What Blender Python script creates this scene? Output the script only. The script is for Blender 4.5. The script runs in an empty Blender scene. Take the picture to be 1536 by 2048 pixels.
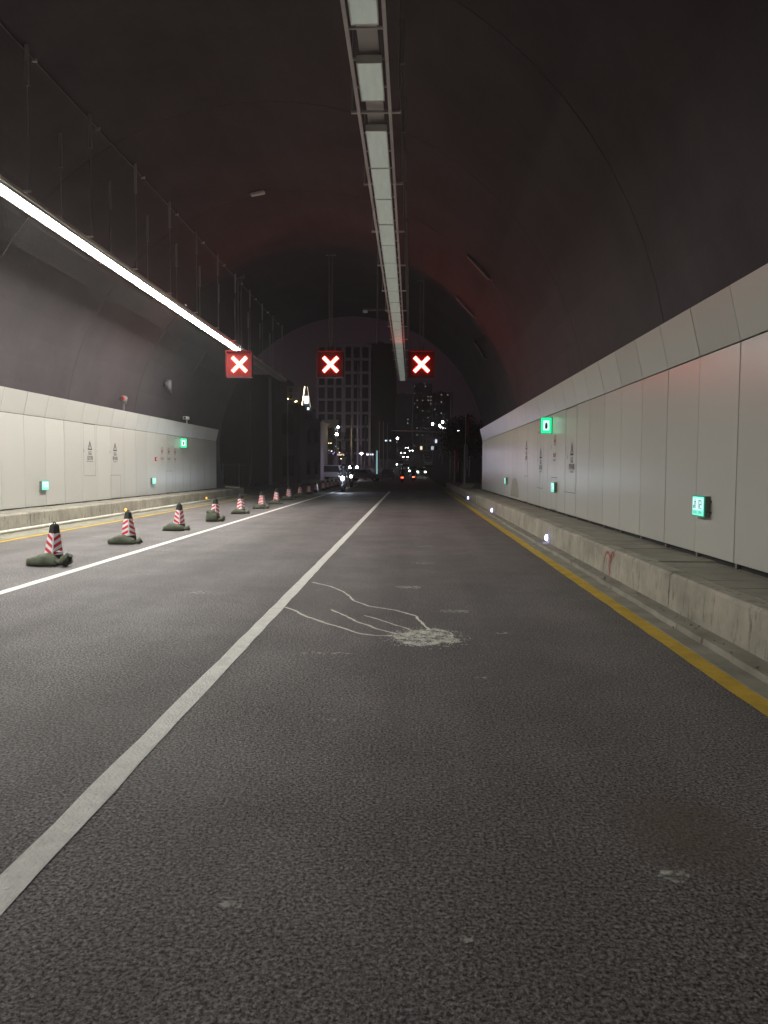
import bpy, bmesh, math, random
from mathutils import Vector, Matrix

random.seed(11)
R = math.radians
PI = math.pi
scene = bpy.context.scene
col = scene.collection

# ------------------------------------------------------------------ camera
CAM_H = 1.553
cam_d = bpy.data.cameras.new("camera")
cam_d.sensor_fit = 'VERTICAL'
cam_d.sensor_height = 36.0
cam_d.lens = 26.02
cam_d.clip_start = 0.05
cam_d.clip_end = 3000
cam = bpy.data.objects.new("camera", cam_d)
col.objects.link(cam)
cam.matrix_world = (Matrix.Translation((0, 0, CAM_H)) @ Matrix.Rotation(R(2.1455), 4, 'Z')
                    @ Matrix.Rotation(R(90 - 3.3755), 4, 'X') @ Matrix.Rotation(R(0.3), 4, 'Z'))
scene.camera = cam

# ------------------------------------------------------------------ world: night sky with a faint city glow
w = bpy.data.worlds.new("World")
scene.world = w
w.use_nodes = True
nt = w.node_tree
bg = nt.nodes['Background']
sky = nt.nodes.new('ShaderNodeTexSky')
sky.sky_type = 'NISHITA'
sky.sun_disc = False
sky.sun_elevation = R(-4.0)
sky.sun_rotation = R(200)
mixs = nt.nodes.new('ShaderNodeMixRGB')
mixs.blend_type = 'ADD'
mixs.inputs[0].default_value = 0.01
mixs.inputs[1].default_value = (0.20, 0.115, 0.155, 1)
nt.links.new(sky.outputs[0], mixs.inputs[2])
nt.links.new(mixs.outputs[0], bg.inputs[0])
bg.inputs[1].default_value = 0.068

# the moon, hardly there at all
sun_d = bpy.data.lights.new("moon_light", 'SUN')
sun_d.energy = 0.01
sun_d.angle = R(0.5)
sun_d.color = (0.9, 0.92, 1.0)
sun = bpy.data.objects.new("moon_light", sun_d)
sun.rotation_euler = (R(40), R(10), R(30))
col.objects.link(sun)

# ------------------------------------------------------------------ exposure and render settings
vs = scene.view_settings
vs.view_transform = 'Standard'
vs.look = 'None'
vs.exposure = 0.0
vs.gamma = 1.0
cy = scene.cycles
cy.use_denoising = True
cy.max_bounces = 7
cy.diffuse_bounces = 5
cy.glossy_bounces = 4
cy.transmission_bounces = 2
cy.transparent_max_bounces = 8
cy.volume_bounces = 0
cy.sample_clamp_indirect = 6.0
cy.caustics_reflective = False
cy.caustics_refractive = False
cy.blur_glossy = 0.5

LAMP_L = 106.0        # radiance of the lit tunnel lamps
LED_L = 36.0         # radiance of the red crosses

# ================================================================== materials
MATS = {}


def mat(name, color=(0.5, 0.5, 0.5), rough=0.6, metal=0.0, spec=0.5, emit=None, estr=0.0, sample=True,
        var=0.0, vscale=3.0, vstretch=(1, 1, 1), bump=0.0, bscale=40.0, rvar=0.0, alpha_noise=None):
    m = bpy.data.materials.new(name)
    m.use_nodes = True
    n = m.node_tree.nodes
    l = m.node_tree.links
    p = n['Principled BSDF']
    p.inputs['Base Color'].default_value = (*color, 1)
    p.inputs['Roughness'].default_value = rough
    p.inputs['Metallic'].default_value = metal
    p.inputs['Specular IOR Level'].default_value = spec
    if emit:
        p.inputs['Emission Color'].default_value = (*emit, 1)
        p.inputs['Emission Strength'].default_value = estr
        if not sample:
            m.cycles.emission_sampling = 'NONE'
    if var or bump or rvar or alpha_noise:
        tc = n.new('ShaderNodeNewGeometry')
        mp = n.new('ShaderNodeMapping')
        mp.inputs['Scale'].default_value = vstretch
        l.new(tc.outputs['Position'], mp.inputs[0])
        if var or rvar:
            nz = n.new('ShaderNodeTexNoise')
            nz.inputs['Scale'].default_value = vscale
            nz.inputs['Detail'].default_value = 6
            nz.inputs['Roughness'].default_value = 0.65
            l.new(mp.outputs[0], nz.inputs['Vector'])
            if var:
                r = n.new('ShaderNodeMapRange')
                r.inputs[1].default_value = 0.3
                r.inputs[2].default_value = 0.7
                r.inputs[3].default_value = 1 - var
                r.inputs[4].default_value = 1 + var * 0.5
                l.new(nz.outputs[0], r.inputs[0])
                mx = n.new('ShaderNodeVectorMath')
                mx.operation = 'SCALE'
                mx.inputs[0].default_value = color
                l.new(r.outputs[0], mx.inputs['Scale'])
                l.new(mx.outputs[0], p.inputs['Base Color'])
            if rvar:
                r2 = n.new('ShaderNodeMapRange')
                r2.inputs[1].default_value = 0.3
                r2.inputs[2].default_value = 0.7
                r2.inputs[3].default_value = rough
                r2.inputs[4].default_value = rough + rvar
                l.new(nz.outputs[0], r2.inputs[0])
                l.new(r2.outputs[0], p.inputs['Roughness'])
        if bump:
            nb = n.new('ShaderNodeTexNoise')
            nb.inputs['Scale'].default_value = bscale
            nb.inputs['Detail'].default_value = 4
            l.new(tc.outputs['Position'], nb.inputs['Vector'])
            b = n.new('ShaderNodeBump')
            b.inputs['Strength'].default_value = bump
            b.inputs['Distance'].default_value = 0.02
            l.new(nb.outputs[0], b.inputs['Height'])
            l.new(b.outputs[0], p.inputs['Normal'])
        if alpha_noise:
            sc_, lo, hi = alpha_noise
            na = n.new('ShaderNodeTexNoise')
            na.inputs['Scale'].default_value = sc_
            na.inputs['Detail'].default_value = 5
            na.inputs['Roughness'].default_value = 0.75
            l.new(tc.outputs['Position'], na.inputs['Vector'])
            ra = n.new('ShaderNodeMapRange')
            ra.inputs[1].default_value = lo
            ra.inputs[2].default_value = hi
            l.new(na.outputs[0], ra.inputs[0])
            l.new(ra.outputs[0], p.inputs['Alpha'])
    MATS[name] = m
    return m


def asphalt_material():
    m = bpy.data.materials.new('asphalt')
    m.use_nodes = True
    n = m.node_tree.nodes
    l = m.node_tree.links
    p = n['Principled BSDF']
    tc = n.new('ShaderNodeTexCoord')
    P = tc.outputs['Object']

    def noise(scale, detail=3, rough=0.6, stretch=None):
        t = n.new('ShaderNodeTexNoise')
        t.inputs['Scale'].default_value = scale
        t.inputs['Detail'].default_value = detail
        t.inputs['Roughness'].default_value = rough
        if stretch:
            mp = n.new('ShaderNodeMapping')
            mp.inputs['Scale'].default_value = stretch
            l.new(P, mp.inputs[0])
            l.new(mp.outputs[0], t.inputs['Vector'])
        else:
            l.new(P, t.inputs['Vector'])
        return t.outputs[0]

    def ramp(src, a, b, lo, hi):
        r = n.new('ShaderNodeMapRange')
        r.inputs[1].default_value = a
        r.inputs[2].default_value = b
        r.inputs[3].default_value = lo
        r.inputs[4].default_value = hi
        l.new(src, r.inputs[0])
        return r.outputs[0]

    def math_(op, a, b):
        k = n.new('ShaderNodeMath')
        k.operation = op
        for i, v in enumerate((a, b)):
            if isinstance(v, (int, float)):
                k.inputs[i].default_value = v
            else:
                l.new(v, k.inputs[i])
        return k.outputs[0]

    def mixc(fac, a, b):
        k = n.new('ShaderNodeMixRGB')
        l.new(fac, k.inputs[0])
        for i, v in ((1, a), (2, b)):
            if isinstance(v, tuple):
                k.inputs[i].default_value = (*v, 1)
            else:
                l.new(v, k.inputs[i])
        return k.outputs[0]

    # stones
    vo = n.new('ShaderNodeTexVoronoi')
    vo.inputs['Scale'].default_value = 95
    wn = n.new('ShaderNodeTexNoise')
    wn.inputs['Scale'].default_value = 60
    l.new(P, wn.inputs['Vector'])
    wm = n.new('ShaderNodeVectorMath')
    wm.operation = 'MULTIPLY_ADD'
    wm.inputs[1].default_value = (0.016, 0.016, 0.016)
    l.new(wn.outputs['Color'], wm.inputs[0])
    l.new(P, wm.inputs[2])
    l.new(wm.outputs[0], vo.inputs['Vector'])
    sep = n.new('ShaderNodeSeparateColor')
    l.new(vo.outputs['Color'], sep.inputs[0])
    stone = ramp(sep.outputs[0], 0, 1, 0.72, 1.28)
    grain = noise(64, 4, 0.72)
    pit_shade = ramp(grain, 0.38, 0.62, 0.06, 1.85)  # grain tone plus the relief's shading, both put into the colour
    fine = ramp(noise(240, 2), 0.3, 0.7, 0.78, 1.22)
    patch = ramp(noise(0.35, 5), 0.35, 0.68, 0.84, 1.14)
    # lengthwise polish of the wheel tracks
    track = ramp(noise(0.9, 3, 0.5, (1, 0.05, 1)), 0.35, 0.65, 0.80, 1.14)
    v = math_('MULTIPLY', stone, pit_shade)
    v = math_('MULTIPLY', v, fine)
    v = math_('MULTIPLY', v, patch)
    v = math_('MULTIPLY', v, track)
    base = n.new('ShaderNodeVectorMath')
    base.operation = 'SCALE'
    base.inputs[0].default_value = (0.190, 0.170, 0.170)
    l.new(v, base.inputs['Scale'])
    # pale dusty scuffs
    sc1 = ramp(noise(1.7, 7, 0.7, (0.7, 1.6, 1)), 0.60, 0.74, 0, 0.55)
    sc2 = ramp(noise(55, 3), 0.45, 0.62, 0, 1)
    sc = math_('MULTIPLY', sc1, sc2)
    c = mixc(sc, base.outputs[0], (0.26, 0.25, 0.235))
    # pale single grains
    gr = ramp(noise(95, 1), 0.72, 0.76, 0, 0.8)
    c = mixc(gr, c, (0.35, 0.34, 0.32))
    # a rusty oil stain near the right lane's middle
    sx = n.new('ShaderNodeSeparateXYZ')
    l.new(P, sx.inputs[0])
    dx = math_('DIVIDE', math_('SUBTRACT', sx.outputs[0], 1.2), 0.30)
    dy = math_('DIVIDE', math_('SUBTRACT', sx.outputs[1], 3.15), 0.33)
    d2 = math_('ADD', math_('MULTIPLY', dx, dx), math_('MULTIPLY', dy, dy))
    d2 = math_('ADD', d2, ramp(noise(4, 4), 0, 1, -0.7, 0.7))
    stain = ramp(d2, 0.1, 1.6, 0.55, 0.0)
    c = mixc(stain, c, (0.135, 0.096, 0.062))
    l.new(c, p.inputs['Base Color'])
    l.new(ramp(noise(1.2, 5), 0.3, 0.7, 0.55, 0.78), p.inputs['Roughness'])
    p.inputs['Specular IOR Level'].default_value = 0.4
    # relief
    hv = ramp(vo.outputs['Distance'], 0.1, 0.8, 1, 0)
    h = math_('ADD', math_('MULTIPLY', hv, 0.25), math_('MULTIPLY', grain, 1.3))
    b = n.new('ShaderNodeBump')
    b.inputs['Strength'].default_value = 0.9
    b.inputs['Distance'].default_value = 0.013
    l.new(h, b.inputs['Height'])
    l.new(b.outputs[0], p.inputs['Normal'])
    MATS['asphalt'] = m


def kerb_material():
    m = mat('kerb_concrete', (0.40, 0.37, 0.305), 0.85, var=0.38, vscale=1.6, bump=0.35, bscale=35)
    n = m.node_tree.nodes
    l = m.node_tree.links
    p = n['Principled BSDF']
    src = p.inputs['Base Color'].links[0].from_socket
    tc = n.new('ShaderNodeNewGeometry')
    mp = n.new('ShaderNodeMapping')
    mp.inputs['Scale'].default_value = (7, 7, 1.6)
    l.new(tc.outputs['Position'], mp.inputs[0])
    t = n.new('ShaderNodeTexNoise')
    t.inputs['Scale'].default_value = 1.6
    t.inputs['Detail'].default_value = 7
    t.inputs['Roughness'].default_value = 0.72
    l.new(mp.outputs[0], t.inputs['Vector'])
    r = n.new('ShaderNodeMapRange')
    r.inputs[1].default_value = 0.54
    r.inputs[2].default_value = 0.66
    r.inputs[4].default_value = 0.85
    l.new(t.outputs[0], r.inputs[0])
    mx = n.new('ShaderNodeMixRGB')
    l.new(r.outputs[0], mx.inputs[0])
    l.new(src, mx.inputs[1])
    mx.inputs[2].default_value = (0.10, 0.09, 0.07, 1)
    l.new(mx.outputs[0], p.inputs['Base Color'])


asphalt_material()
kerb_material()
mat('panel', (0.52, 0.51, 0.47), 0.28, spec=0.45)
_n, _l = MATS['panel'].node_tree.nodes, MATS['panel'].node_tree.links
_oi = _n.new('ShaderNodeObjectInfo')
_mr = _n.new('ShaderNodeMapRange')
_mr.inputs[3].default_value = 0.94
_mr.inputs[4].default_value = 1.04
_sc = _n.new('ShaderNodeVectorMath')
_sc.operation = 'SCALE'
_sc.inputs[0].default_value = (0.52, 0.51, 0.47)
_l.new(_oi.outputs['Random'], _mr.inputs[0])
_l.new(_mr.outputs[0], _sc.inputs['Scale'])
_l.new(_sc.outputs[0], _n['Principled BSDF'].inputs['Base Color'])
mat('panel_back', (0.025, 0.025, 0.025), 0.9)
mat('lining', (0.064, 0.051, 0.057), 0.85, var=0.30, vscale=0.5, bump=0.25, bscale=14)
mat('lining_back', (0.02, 0.02, 0.02), 0.9)
mat('slab', (0.30, 0.28, 0.235), 0.9, var=0.25, vscale=2.2, bump=0.3, bscale=50)
mat('gutter', (0.30, 0.28, 0.23), 0.9, var=0.35, vscale=2.0, bump=0.35, bscale=45)
mat('white_pipe', (0.72, 0.69, 0.60), 0.6, var=0.12)
mat('white_paint', (0.90, 0.88, 0.83), 0.6, var=0.16, vscale=9, bump=1.0, bscale=60)
mat('yellow_paint', (0.62, 0.40, 0.035), 0.65, var=0.28, vscale=4, bump=0.4, bscale=90)
mat('chalk', (0.80, 0.78, 0.70), 0.95, alpha_noise=(11, 0.34, 0.66))
mat('chalk_solid', (0.82, 0.80, 0.72), 0.95)
mat('chalk_line', (0.80, 0.78, 0.70), 0.95, alpha_noise=(40, 0.22, 0.46))
mat('dust', (0.58, 0.56, 0.52), 0.95, alpha_noise=(24, 0.38, 0.64))
mat('steel', (0.70, 0.655, 0.64), 0.5, metal=0.1, var=0.12, vscale=3)
mat('steel_mid', (0.36, 0.33, 0.33), 0.6, var=0.15)
mat('steel_dark', (0.20, 0.18, 0.185), 0.6, var=0.2)
mat('lamp_on', (0.9, 0.9, 0.9), 0.4, emit=(1.0, 0.995, 0.93), estr=LAMP_L)
mat('lamp_off_glow', (0.80, 0.83, 0.78), 0.28, var=0.10, vscale=2.5, vstretch=(6, 0.7, 1), emit=(0.85, 1.0, 0.86), estr=0.13, sample=False)  # faint glow added to the unlit panels so they show paler
mat('lamp_dead', (0.22, 0.22, 0.21), 0.4)
mat('lamp_frame', (0.80, 0.80, 0.76), 0.4, metal=0.1)
mat('black_plastic', (0.02, 0.02, 0.02), 0.5)
mat('led_board', (0.08, 0.004, 0.004), 0.9, spec=0.2)  # red tint put into board and visor colour, standing in for the cross's halo
mat('led_red', (0.3, 0.05, 0.04), 0.5, emit=(1.0, 0.075, 0.055), estr=LED_L)
mat('rubber', (0.026, 0.026, 0.022), 0.75, var=0.3)
mat('reflective_white', (0.86, 0.87, 0.92), 0.35)
mat('reflective_red', (0.70, 0.012, 0.03), 0.35)
mat('sandbag', (0.115, 0.130, 0.088), 0.8, var=0.3, vscale=7, bump=0.7, bscale=25)
mat('paper', (0.85, 0.85, 0.83), 0.8)
mat('exit_green', (0.02, 0.25, 0.16), 0.4, emit=(0.02, 0.55, 0.36), estr=0.25)
mat('exit_face', (0.3, 0.8, 0.65), 0.3, emit=(0.22, 1.0, 0.74), estr=0.95)
mat('exit_white', (0.8, 0.9, 0.95), 0.3, emit=(0.62, 0.95, 1.0), estr=1.0)
mat('exit_ink', (0.03, 0.16, 0.17), 0.4)
mat('exit_side', (0.20, 0.20, 0.17), 0.5)
mat('fire_green', (0.02, 0.5, 0.22), 0.3, emit=(0.0, 1.0, 0.33), estr=1.35)
mat('fire_white', (0.85, 0.95, 0.95), 0.3, emit=(0.72, 1.0, 0.97), estr=1.1)
mat('ink_black', (0.018, 0.018, 0.012), 0.6)
mat('ink_red', (0.32, 0.04, 0.035), 0.6)
mat('graffiti_red', (0.45, 0.07, 0.07), 0.8, alpha_noise=(18, 0.35, 0.55))
mat('wall_patch', (0.36, 0.36, 0.32), 0.6)
mat('marker_blue', (0.8, 0.8, 1.0), 0.3, emit=(0.42, 0.44, 1.0), estr=13)
mat('marker_amber', (1.0, 0.5, 0.1), 0.3, emit=(1.0, 0.42, 0.05), estr=2.2)
mat('red_housing_highlight', (0.5, 0.05, 0.05), 0.3)
mat('camera_white', (0.7, 0.7, 0.7), 0.4)
mat('ground', (0.045, 0.04, 0.036), 0.95, var=0.3, vscale=0.4)
mat('building_dark', (0.085, 0.072, 0.078), 0.85, var=0.2, vscale=0.3)
mat('building_lilac', (0.36, 0.33, 0.36), 0.85, var=0.2, vscale=0.5)
mat('raw_concrete', (0.50, 0.44, 0.46), 0.9, var=0.25, vscale=0.4)
mat('void', (0.03, 0.026, 0.03), 0.9)
mat('glass_dark', (0.02, 0.022, 0.03), 0.15)
mat('pale_board', (0.48, 0.46, 0.44), 0.7)
mat('win_warm', (0.5, 0.45, 0.4), 0.5, emit=(1.0, 0.80, 0.55), estr=1.6, sample=False)
mat('win_cool', (0.5, 0.5, 0.5), 0.5, emit=(0.75, 0.85, 1.0), estr=1.3, sample=False)
mat('led_white', (0.8, 0.9, 1.0), 0.4, emit=(0.72, 0.90, 1.0), estr=2.5, sample=False)
mat('bulb_warm', (1, 0.9, 0.7), 0.4, emit=(1.0, 0.80, 0.45), estr=9, sample=False)
mat('bulb_violet', (0.7, 0.6, 1), 0.4, emit=(0.52, 0.36, 1.0), estr=3, sample=False)
mat('bulb_cyan', (0.6, 0.9, 1), 0.4, emit=(0.3, 0.75, 0.95), estr=2, sample=False)
mat('street_lamp_warm', (1, 0.9, 0.7), 0.4, emit=(1.0, 0.82, 0.42), estr=160)
mat('street_lamp_white', (1, 1, 1), 0.4, emit=(0.95, 1.0, 0.95), estr=40, sample=False)
mat('site_lamp', (1, 1, 1), 0.4, emit=(0.86, 0.80, 1.0), estr=130)
mat('added_flood_lamp', (1, 1, 1), 0.4, emit=(0.92, 0.78, 1.0), estr=210)
mat('tube_teal', (0.6, 0.9, 0.9), 0.4, emit=(0.45, 0.85, 0.85), estr=0.8, sample=False)
mat('bark', (0.06, 0.045, 0.035), 0.95, var=0.3)
mat('leaf', (0.032, 0.045, 0.022), 0.7, var=0.4, vscale=0.7)
mat('pole_grey', (0.62, 0.57, 0.62), 0.5)
mat('scaffold_steel', (0.42, 0.38, 0.25), 0.5, metal=0.2)
mat('paint_white', (0.6, 0.6, 0.62), 0.3)
mat('paint_grey', (0.20, 0.20, 0.22), 0.3)
mat('paint_dark', (0.03, 0.03, 0.035), 0.25)
mat('paint_red', (0.18, 0.02, 0.02), 0.3)
mat('tyre', (0.02, 0.02, 0.02), 0.85)
mat('headlight', (1, 1, 1), 0.2, emit=(0.85, 1.0, 0.95), estr=26, sample=False)
mat('headlight_strong', (1, 1, 1), 0.2, emit=(0.72, 0.85, 1.0), estr=260)
mat('tail_light', (0.8, 0.1, 0.1), 0.3, emit=(1.0, 0.06, 0.03), estr=14)
mat('cloth_dark', (0.02, 0.02, 0.025), 0.9)
mat('helmet', (0.05, 0.05, 0.06), 0.25)
mat('banner_red', (0.30, 0.04, 0.035), 0.8)
mat('banner_grey', (0.25, 0.24, 0.25), 0.8)


# ================================================================== mesh helpers
class MB:
    def __init__(s):
        s.v = []
        s.f = []
        s.m = []

    def quad(s, pts, mi=0):
        b = len(s.v)
        s.v += [tuple(p) for p in pts]
        s.f.append(tuple(range(b, b + len(pts))))
        s.m.append(mi)

    def box(s, x0, x1, y0, y1, z0, z1, mi=0):
        b = len(s.v)
        s.v += [(x0, y0, z0), (x1, y0, z0), (x1, y1, z0), (x0, y1, z0), (x0, y0, z1), (x1, y0, z1), (x1, y1, z1), (x0, y1, z1)]
        for q in ((0, 3, 2, 1), (4, 5, 6, 7), (0, 1, 5, 4), (1, 2, 6, 5), (2, 3, 7, 6), (3, 0, 4, 7)):
            s.f.append(tuple(b + i for i in q))
            s.m.append(mi)
        return s

    def prism(s, prof, y0, y1, mi=0):
        """profile of (x, z) points run along y"""
        n = len(prof)
        b = len(s.v)
        s.v += [(x, y0, z) for x, z in prof] + [(x, y1, z) for x, z in prof]
        for i in range(n):
            j = (i + 1) % n
            s.f.append((b + i, b + j, b + n + j, b + n + i))
            s.m.append(mi)
        s.f.append(tuple(b + i for i in reversed(range(n))))
        s.f.append(tuple(b + n + i for i in range(n)))
        s.m += [mi, mi]
        return s

    def tube(s, p, q, r, n=8, r2=None, mi=0, caps=True):
        p = Vector(p)
        q = Vector(q)
        d = (q - p).normalized()
        u = d.orthogonal().normalized()
        k = d.cross(u)
        r2 = r if r2 is None else r2
        b = len(s.v)
        for c, rr in ((p, r), (q, r2)):
            for i in range(n):
                a = 2 * PI * i / n
                s.v.append(tuple(c + (u * math.cos(a) + k * math.sin(a)) * rr))
        for i in range(n):
            j = (i + 1) % n
            s.f.append((b + i, b + j, b + n + j, b + n + i))
            s.m.append(mi)
        if caps:
            s.f.append(tuple(b + i for i in reversed(range(n))))
            s.f.append(tuple(b + n + i for i in range(n)))
            s.m += [mi, mi]
        return s

    def path(s, pts, r, n=8, mi=0):
        for a, c in zip(pts, pts[1:]):
            s.tube(a, c, r, n, mi=mi)
        return s

    def ellipsoid(s, c, rx, ry, rz, nu=12, nv=7, mi=0, lo=-0.5, hi=0.5):
        b = len(s.v)
        for j in range(nv + 1):
            t = PI * (lo + (hi - lo) * j / nv)
            for i in range(nu):
                a = 2 * PI * i / nu
                s.v.append((c[0] + rx * math.cos(t) * math.cos(a), c[1] + ry * math.cos(t) * math.sin(a), c[2] + rz * math.sin(t)))
        for j in range(nv):
            for i in range(nu):
                k = (i + 1) % nu
                s.f.append((b + j * nu + i, b + j * nu + k, b + (j + 1) * nu + k, b + (j + 1) * nu + i))
                s.m.append(mi)
        return s

    def mesh(s, name, mats, smooth=False):
        me = bpy.data.meshes.new(name)
        me.from_pydata(s.v, [], s.f)
        for x in (mats if isinstance(mats, (list, tuple)) else [mats]):
            me.materials.append(MATS[x])
        me.polygons.foreach_set('material_index', s.m)
        if smooth:
            me.polygons.foreach_set('use_smooth', [True] * len(s.f))
        me.update()
        return me

    def build(s, name, mats, parent=None, loc=None, smooth=False):
        return put(name, s.mesh(name, mats, smooth), parent, loc)


def put(name, me, parent=None, loc=None, rot=None, scale=None):
    o = bpy.data.objects.new(name, me)
    col.objects.link(o)
    if parent is not None:
        o.parent = parent
    if loc is not None:
        o.location = loc
    if rot is not None:
        o.rotation_euler = rot
    if scale is not None:
        o.scale = scale
    return o


def tag(o, label, cat, group=None):
    o['label'] = label
    o['category'] = cat
    if group:
        o['group'] = group
    return o


def struct(o):
    o['kind'] = 'structure'
    return o


def stuff(o):
    o['kind'] = 'stuff'
    return o


def empty(name, loc=(0, 0, 0), rz=0.0):
    o = bpy.data.objects.new(name, None)
    col.objects.link(o)
    o.location = loc
    o.rotation_euler = (0, 0, rz)
    o.empty_display_size = 0.2
    return o


def copy_tree(o, parent=None):
    c = o.copy()
    col.objects.link(c)
    c.parent = parent
    for ch in list(o.children):
        copy_tree(ch, c)
    return c


def text_mesh(name, body, size, material, depth=0.0):
    cu = bpy.data.curves.new(name, 'FONT')
    cu.body = body
    cu.size = size
    cu.align_x = 'CENTER'
    cu.align_y = 'CENTER'
    cu.resolution_u = 2
    cu.extrude = depth
    cu.offset = size * 0.012
    ob = bpy.data.objects.new(name, cu)
    col.objects.link(ob)
    bpy.context.view_layer.update()
    dg = bpy.context.evaluated_depsgraph_get()
    me = bpy.data.meshes.new_from_object(ob.evaluated_get(dg))
    bpy.data.objects.remove(ob)
    bpy.data.curves.remove(cu)
    me.name = name
    me.materials.clear()
    me.materials.append(MATS[material])
    return me


def gz(y):
    """height of the ground: flat near the portal, climbing beyond it"""
    if y < 110:
        return 0.0
    if y < 130:
        return 0.045 * (y - 110) ** 2 / 40.0
    return 0.045 * (y - 120)


# ================================================================== layout numbers (metres)
WALL_R, WALL_L = 3.60, -10.40
KERB_R, KERB_L = 2.77, -9.46
KZ_R, KZ_L = 0.45, 0.42
LINE_C, LINE_L = -1.48, -5.04
YEL_R, YEL_L = 2.325, -8.45
VX, VZ, VR = -3.40, 2.50, 7.45
Y_BACK, Y_WALL, Y_PORTAL = -30.0, 38.9, 41.5
LAMP_Z = 6.41

# ================================================================== ground, road, markings
ys = [-60, -30, 0, 40, 80, 110, 114, 118, 122, 126, 130, 160, 200, 250, 300, 400, 500, 650, 800]
m = MB()
for a, b in zip(ys, ys[1:]):
    m.quad([(-500, a, gz(a) - 0.30), (500, a, gz(a) - 0.30), (500, b, gz(b) - 0.30), (-500, b, gz(b) - 0.30)])
m.quad([(-500, 800, gz(800) - 0.3), (500, 800, gz(800) - 0.3), (500, 2500, gz(800) - 0.3), (-500, 2500, gz(800) - 0.3)])
struct(m.build('ground', 'ground'))

m = MB()
for a, b in zip(ys[1:], ys[2:]):
    if a < 40:
        xa0, xa1 = KERB_L + 0.05, KERB_R - 0.02
    else:
        xa0, xa1 = -13.5, KERB_R - 0.02
    m.quad([(xa0, a, gz(a)), (xa1, a, gz(a)), (xa1, b, gz(b)), (xa0, b, gz(b))])
struct(m.build('road', 'asphalt'))


def ribbon(x, y0, y1, wd, z, mt, name, wob=0.006):
    mm = MB()
    n = max(2, int((y1 - y0) / 0.35))
    L = [(x - wd / 2 + random.uniform(-wob, wob), x + wd / 2 + random.uniform(-wob, wob), y0 + (y1 - y0) * i / n) for i in range(n + 1)]
    for a, b in zip(L, L[1:]):
        mm.quad([(a[0], a[2], z), (a[1], a[2], z), (b[1], b[2], z), (b[0], b[2], z)])
    return struct(mm.build(name, mt))


ribbon(LINE_C, -12, 50, 0.135, 0.0045, 'white_paint', 'lane_line')
ribbon(LINE_L, -12, 68, 0.15, 0.0045, 'white_paint', 'lane_line')
ribbon(YEL_R, -12, 52, 0.16, 0.0045, 'yellow_paint', 'edge_line')
ribbon(YEL_L, -12, 44, 0.16, 0.0045, 'yellow_paint', 'edge_line')

# gutters
m = MB().box(YEL_R + 0.085, KERB_R + 0.01, -12, 60, -0.05, 0.011)
struct(m.build('gutter', 'gutter'))
m = MB()
y = -12.0
while y < 59.9:           # low cast ledge at the foot of the kerb, chipped edge
    e = 2.575 + random.uniform(-0.012, 0.012)
    m.prism([(e, 0.008), (e + 0.012, 0.062), (KERB_R + 0.012, 0.07), (KERB_R + 0.012, 0.008)], y, y + 0.6)
    y += 0.6
struct(m.build('gutter_ledge', 'gutter'))
m = MB().box(KERB_L - 0.01, YEL_L - 0.085, -12, 41.4, -0.05, 0.011)
struct(m.build('gutter', 'gutter'))
m = MB().path([(KERB_L + 0.16, -12, 0.052), (KERB_L + 0.15, 10, 0.052), (KERB_L + 0.17, 25, 0.052), (KERB_L + 0.15, 41.2, 0.052)], 0.045, 10)
tag(m.build('drain_pipe', 'white_pipe', smooth=True), 'long white plastic pipe lying along the foot of the kerb behind the cones', 'pipe')

# grit and crumbs of concrete swept into the gutters
rg = random.Random(77)
gm = MB()
for _ in range(420):
    if rg.random() < 0.7:
        gx, gy, gz0 = KERB_R - abs(rg.gauss(0, 0.10)) - 0.02, rg.uniform(4, 38), 0.067
        if gx < 2.60:
            gz0 = 0.008
    else:
        gx, gy, gz0 = KERB_L + 0.25 + abs(rg.gauss(0, 0.2)), rg.uniform(15, 38), 0.008
    q = rg.uniform(0.006, 0.022)
    gm.ellipsoid((gx, gy, gz0 + q * 0.3), q, q * rg.uniform(0.6, 1.4), q * 0.6, 5, 3)
stuff(gm.build('gutter_grit', 'slab'))

# kerbs: cast blocks with open joints
for side, kx, kz, y_end in (('R', KERB_R, KZ_R, 60.0), ('L', KERB_L, KZ_L, 41.4)):
    sgn = 1 if side == 'R' else -1
    k = empty('kerb', (kx, 0, 0))
    struct(k)
    y = -12.0
    L = 5.0
    while y < y_end - 0.5:
        l2 = min(L, y_end - y)
        mm = MB()
        n = 10
        prev = None
        for i in range(n + 1):
            yy = 0.012 + (l2 - 0.024) * i / n
            j = random.uniform(-0.004, 0.004)
            ring = [(sgn * (0.0 + j), yy, -0.1), (sgn * (-0.008 + j), yy, 0.06), (sgn * (0.004 + j), yy, kz - 0.03),
                    (sgn * (0.03 + j), yy, kz + j * 0.6), (sgn * 0.20, yy, kz), (sgn * 0.20, yy, -0.1)]
            if prev:
                for a in range(6):
                    b = (a + 1) % 6
                    mm.quad([prev[a], prev[b], ring[b], ring[a]] if sgn < 0 else [prev[b], prev[a], ring[a], ring[b]])
            else:
                mm.quad(ring if sgn > 0 else ring[::-1])
            prev = ring
        mm.quad(prev[::-1] if sgn > 0 else prev)
        mm.build('kerb_block', 'kerb_concrete', k, (0, y, 0))
        y += L
    # dark fill behind the joints
    mm = MB().box(sgn * 0.02 if sgn > 0 else -0.19, 0.19 if sgn > 0 else -0.02, -12, y_end - 0.02, -0.1, kz - 0.02)
    mm.build('joint_fill', 'slab', k)

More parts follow.
